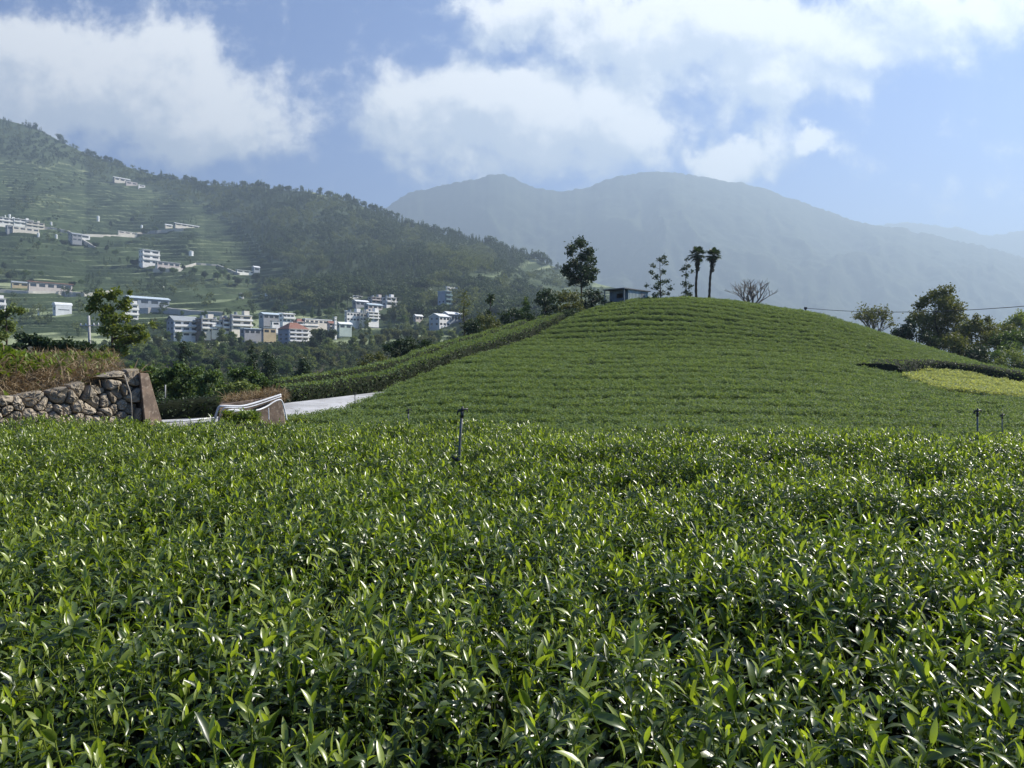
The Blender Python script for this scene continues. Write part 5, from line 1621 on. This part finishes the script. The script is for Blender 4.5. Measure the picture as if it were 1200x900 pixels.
M_LANE = flat('lane_concrete', (.42, .41, .38))
def lane(pts, w=3.2):
    c = []
    for (a, b) in zip(pts, pts[1:]):
        for i in range(8): c.append((a[0] + (b[0] - a[0]) * i / 8, a[1] + (b[1] - a[1]) * i / 8))
    c.append(pts[-1])
    q = [hs_at(*p) for p in c]
    rows = []
    for off, dz in ((-.5, -3), (-.5, 1.5), (.5, 1.9), (.5, -3)):
        rows.append([(p.x, p.y + off * w, p.z + dz) for p in q])
    o = obj('road', npmesh('road', np.array(rows).reshape(-1, 3), [grid_faces(4, len(q))]), M_LANE)
    tag(o, kind='structure')
lane([(40, 266), (60, 268), (80, 272), (100, 284), (112, 291)]); lane([(180, 317), (206, 317), (230, 310), (255, 312), (280, 322)])
lane([(0, 342), (35, 344), (75, 344), (100, 346), (135, 342)]); lane([(100, 276), (142, 277), (175, 272), (215, 269)]); lane([(160, 364), (190, 363), (225, 367), (262, 369)])

def tank(label, px, py, w, h):
    g = hs_at(px, py); s = g.y / F
    e = empty('water_tank', P(px, py, g.y)); tag(e, label, 'water tank', 'white tanks on the terraces')
    m = MB(); r = w * s / 2; m.tube([(0, 0, -2), (0, 0, h * s * .9)], r, 14); m.build('drum', R_WHITE, e, False)
    m = MB(); m.tube([(0, 0, h * s * .9 + .002), (0, 0, h * s * 1.02)], [r * 1.06, r * .4], 14); m.build('lid', R_WHITE, e)
for lab, x, y, w, h in [('white tank above the bright leftmost estate house', 11, 255, 2.6, 4), ('small white tank left of the tank above the estate', 6, 255, 1.6, 3), ('white tank right of the estate on a terrace edge', 60, 264, 2.2, 4), ('white tank below the cream estate house', 45, 276, 2.4, 3.4), ('small white tank between the estate and the grey double house', 66, 278, 2.4, 3.4), ('white tank alone on an upper terrace', 115, 258, 3, 5), ('white tank left of the ochre field shed', 166, 267, 2.4, 3.5), ('large white tank on the middle slope right of the teal and white house', 224, 299, 5, 5), ('white tank near the brownish terraces', 190, 338, 4.5, 4.5), ('white tank low on the right terraces', 283, 348, 5, 4.5), ('small white tank at the wood edge on the right terraces', 312, 347, 3, 3.5), ('tiny white tank at the lower left of the red roofed long house', 45, 368, 2, 6)]:
    tank(lab, x, y, w, h)

# ------------------------------------------------------------------ trees of the village and the valley side: things near enough to tell apart
rv = random.Random(314)
def far_proto(kind, leafm, seed):
    rnd = random.Random(seed)
    if kind == 'conifer':
        cl = []
        for i in range(9):
            s = i / 8
            for k in range(2): cl.append((rnd.uniform(-.4, .4) * (1.3 - s), rnd.uniform(-.4, .4) * (1.3 - s), 1.0 + 6.8 * s, (1.35 - s) * .95 + .18))
        return tree_meshes(rnd, cl, 8, tr=.16, leaf=.5, per=70, limb=False, trunk_top=.9, hollow=.3)
    if kind == 'palm':
        cl = [(0, 0, 5.2, 1.1)]
        return tree_meshes(rnd, cl, 6, tr=.14, leaf=1.1, per=20, limb=False, trunk_top=.85)
    if kind == 'tall':
        cl = rand_clumps(rnd, 15, 1.6, 2.9, 5.0, .8, 1.3)
        return tree_meshes(rnd, cl, 8, tr=.2, leaf=.42, per=70, limb=True, trunk_top=.8)
    cl = rand_clumps(rnd, 14, 2.4, 1.7, 3.5, .9, 1.5)
    return tree_meshes(rnd, cl, 6, tr=.2, leaf=.42, per=70, limb=True, trunk_top=.6)
FP = {}
for kind in ('round', 'tall', 'conifer'):
    for li, lm in enumerate((L_MID, L_OLIVE, L_DARK, L_LIGHT)):
        FP[(kind, li)] = far_proto(kind, lm, 900 + li * 7 + len(kind))
FPM = (L_MID, L_OLIVE, L_DARK, L_LIGHT)
words = {'round': 'round crowned', 'tall': 'tall loose', 'conifer': 'pointed'}
cols = ['mid green', 'olive', 'dark green', 'pale green']
firsts = {}
TAKEN = []
def village_tree(px, pyb, hpx, kind, li, zone, D=None):
    g = hs_at(px, pyb); D = D or g.y
    loc = P(px, pyb, D)
    base = {'round': 6.0, 'tall': 8.0, 'conifer': 8.0}[kind]
    sc = hpx * D / F / base
    lab = '%s %s tree %s' % (words[kind], cols[li], zone)
    key = (kind, li)
    sv = (sc * rv.uniform(.85, 1.2), sc * rv.uniform(.85, 1.2), sc)
    if key not in firsts:
        e = plant('tree', 'tree', lab, loc, FP[key], (M_BARK, FPM[li]), 'trees ' + zone)
        e.scale = sv
        firsts[key] = e
    else:
        copy_thing(firsts[key], loc, rv.uniform(0, 6.28), sv, lab, 'trees ' + zone)
Z1, Z2, Z3 = 'on the slope below the village houses', 'between and behind the village houses', 'in the hollow behind the hedge line'
n = 0
# slope below the houses, x 150..330, photo rows 395..440
for i in range(1000):
    if n >= 85: break
    px, py = rv.uniform(140, 345), rv.uniform(400, 446)
    if 300 < px < 362 and py < 409: continue
    if any(abs(px - a) < 8 and abs(py - b) < 5 for a, b in TAKEN): continue
    TAKEN.append((px, py)); n += 1
    h = rv.uniform(13, 22)
    if py - h < 387 and 195 < px < 292: h = max(9, py - 388)
    if px > 295: h = min(h, max(8, py - 405))
    village_tree(px, py, h, rv.choice(['round', 'round', 'tall', 'tall']), rv.choice([0, 0, 1, 1, 2, 3]), Z1)
# right part x 340..540, rows 385..440
n = 0
for i in range(1000):
    if n >= 56: break
    px, py = rv.uniform(345, 545), rv.uniform(386, 440)
    if py > 462 - (px - 340) * .22 + 6: continue
    if any(abs(px - a) < 8 and abs(py - b) < 6 for a, b in TAKEN): continue
    TAKEN.append((px, py)); n += 1
    h = rv.uniform(12, 26)
    lim = 404 if px < 364 else 384 if px < 480 else 386
    h = min(h, max(8, py - lim))
    village_tree(px, py, h, rv.choice(['round', 'tall', 'tall']), rv.choice([0, 1, 1, 1, 2, 3]), Z3)
for (px, py, h, k, li) in [(375, 411, 26, 'tall', 2), (368, 415, 20, 'tall', 2), (384, 404, 20, 'round', 2), (356, 371, 10, 'round', 2), (348, 371, 8, 'round', 0), (366, 372, 12, 'conifer', 0), (374, 371, 13, 'conifer', 2), (385, 373, 13, 'round', 0), (394, 366, 12, 'conifer', 0), (402, 364, 10, 'round', 0),
                           (300, 376, 7, 'round', 0), (296, 385, 8, 'round', 0), (345, 391, 8, 'round', 2), (322, 367, 9, 'round', 2), (333, 366, 9, 'round', 0), (190, 392, 18, 'round', 0), (180, 388, 16, 'tall', 1), (194, 384, 12, 'round', 2), (240, 372, 8, 'round', 0), (213, 372, 8, 'tall', 0), (450, 378, 12, 'round', 2), (462, 380, 14, 'tall', 2), (473, 382, 13, 'round', 0), (482, 384, 10, 'tall', 2), (497, 369, 10, 'tall', 2), (540, 364, 12, 'tall', 0), (550, 372, 14, 'round', 0), (560, 376, 14, 'tall', 2),
                           (163, 310, 8, 'round', 0), (157, 312, 9, 'round', 2), (150, 310, 10, 'tall', 0), (190, 320, 8, 'round', 2), (203, 322, 9, 'round', 0), (215, 318, 8, 'tall', 2), (228, 322, 9, 'round', 0), (240, 326, 9, 'round', 2), (255, 328, 10, 'round', 0), (268, 332, 11, 'tall', 2), (262, 324, 9, 'round', 0), (278, 334, 11, 'round', 2), (290, 336, 10, 'tall', 0), (300, 330, 12, 'round', 2), (310, 336, 12, 'conifer', 2), (320, 340, 14, 'round', 0), (335, 344, 14, 'tall', 2), (85, 336, 7, 'round', 2), (95, 335, 8, 'round', 0), (36, 334, 8, 'round', 2), (30, 326, 10, 'round', 0), (12, 328, 10, 'round', 2), (5, 318, 11, 'tall', 2), (48, 324, 7, 'round', 0), (125, 296, 9, 'tall', 2), (135, 300, 8, 'round', 0), (112, 290, 7, 'round', 2), (62, 285, 7, 'round', 0), (75, 288, 8, 'round', 2), (45, 290, 8, 'round', 0), (25, 286, 7, 'tall', 2), (130, 268, 9, 'tall', 2), (155, 262, 8, 'tall', 2), (170, 275, 8, 'round', 2), (182, 272, 7, 'round', 0)]:
    village_tree(px, py, h, k, li, Z2)

# ------------------------------------------------------------------ far woods and scrub that read as one mass
def far_woods():
    rnd = random.Random(17)
    prot = []
    FD = leafmat('far_wood_leaf', (.038, .062, .030), (.095, .13, .06), .15, .7, .15)
    FL = leafmat('far_bamboo_leaf', (.085, .11, .045), (.15, .18, .075), .2, .7, .15)
    for i in range(4): prot.append(obj('far_tree', crown_mesh('far_tree', rnd, 120, False, .17), FD, link_it=False))
    for i in range(4): prot.append(obj('far_tree', crown_mesh('far_tree', rnd, 120, True, .15), FD, link_it=False))
    for i in range(3): prot.append(obj('far_tree', crown_mesh('far_tree', rnd, 110, False, .15), FL, link_it=False))
    names = ['p%02d' % i for i in range(len(prot))]
    for o, nm in zip(prot, names): o.name = 'far_tree_' + nm
    coll = proto_collection('far_trees', prot)
    pts, scl, idx = [], [], []
    def add(px, t, k):
        X, D, Z = hs_point(px, t)
        return X, D, Z
    n = 26000
    px = RNG.uniform(-180, 740, n); t = RNG.random(n) ** .8
    X, D, Z = hs_point(px, t)
    PY = HY - (Z - ZC) / D * F
    w = wood_mask(px, PY)
    cl = fbm(X / 55, D / 55, 3, 91)
    near_house = fbm(px / 22, PY / 9, 3, 92)
    k = (w & (RNG.random(n) < .62)) | (~w & (cl > .62) & (RNG.random(n) < .3)) | (~w & (near_house > .64) & (RNG.random(n) < .35))
    # keep the house fronts free
    for o in [o for o in bpy.data.objects if o.parent is None and o.get('group') == 'houses of the hillside village']:
        l = o.location; hx = HX + F * l.x / l.y; hy = HY - (l.z - ZC) / l.y * F
        k &= ~((np.abs(px - hx) < 15) & (PY > hy - 2) & (PY < hy + 9))
    k &= t > .02
    con = (fbm(X / 90, D / 90, 2, 93) > .5)
    bam = (fbm(px / 26, PY / 16, 2, 94) > .62) & (px > 215) & (px < 330) & (PY < 262)
    bam |= (fbm(px / 30, PY / 20, 2, 95) > .6)
    r = RNG.integers(0, 4, n)
    ii = np.where(bam, 8 + r % 3, np.where(con, 4 + r, r))
    h = RNG.uniform(5.5, 11, n) * np.where(w, 1.0, .62)
    pts.append(np.stack([X, D, Z - .3], 1)[k]); scl.append(h[k]); idx.append(ii[k])
    # skyline trees
    m = 620
    px = RNG.uniform(-150, 660, m)
    X, D, Z = hs_point(px, np.full(m, .995))
    k = fbm(px / 14, px * 0, 3, 96) > .40
    pts.append(np.stack([X, D, Z - .5], 1)[k]); scl.append((RNG.uniform(5, 13, m) * (.6 + .8 * fbm(px / 9, px * 0, 2, 97)))[k]); idx.append(RNG.integers(0, 8, m)[k])
    p, s, i = np.concatenate(pts), np.concatenate(scl), np.concatenate(idx)
    N = len(p)
    scatter('hillside_woods', p, np.stack([np.zeros(N), np.zeros(N), RNG.uniform(0, 6.28, N)], 1), s, i, coll, 'woods, hedgerows and scrub covering the hillside above the village')
    # low scrub of the valley side in front of the village
    n = 5200
    px = RNG.uniform(60, 620, n); D = RNG.uniform(38, 318, n) ** 1.0
    X = (px - HX) / F * D
    z = ground_z(X, D)
    dc = np.interp(px, K_PX, K_DC)
    PY = HY - (z - ZC) / D * F
    k = ((px < 325) | (D > dc + 12)) & (PY > 380)
    m = k.sum()
    scatter('valley_scrub', np.stack([X, D, z - .1], 1)[k], np.stack([np.zeros(m), np.zeros(m), RNG.uniform(0, 6.28, m)], 1), (RNG.uniform(.5, 1.0, n) * np.clip(D / 75, .8, 3.6))[k], np.where(RNG.random(m) < .3, RNG.integers(8, 11, m), RNG.integers(0, 4, m)), coll, 'low scrub on the valley side below the village')
far_woods()

# ------------------------------------------------------------------ haze
def build_haze():
    m = bpy.data.materials.new('haze'); m.use_nodes = True
    nt = m.node_tree; nt.nodes.clear()
    out = nt.nodes.new('ShaderNodeOutputMaterial')
    v = nt.nodes.new('ShaderNodeVolumePrincipled')
    v.inputs['Color'].default_value = HAZE_COLOR + (1,)
    v.inputs['Density'].default_value = HAZE_DENSITY
    v.inputs['Anisotropy'].default_value = HAZE_ANISO
    link(nt, v.outputs[0], out.inputs['Volume'])
    b = MB(); b.box(-9500, 9500, -400, 7200, -32, 1130)
    o = b.build('haze', m)
    tag(o, kind='stuff')
HAZE_COLOR, HAZE_ANISO = (.53, .69, .87), .28
build_haze()
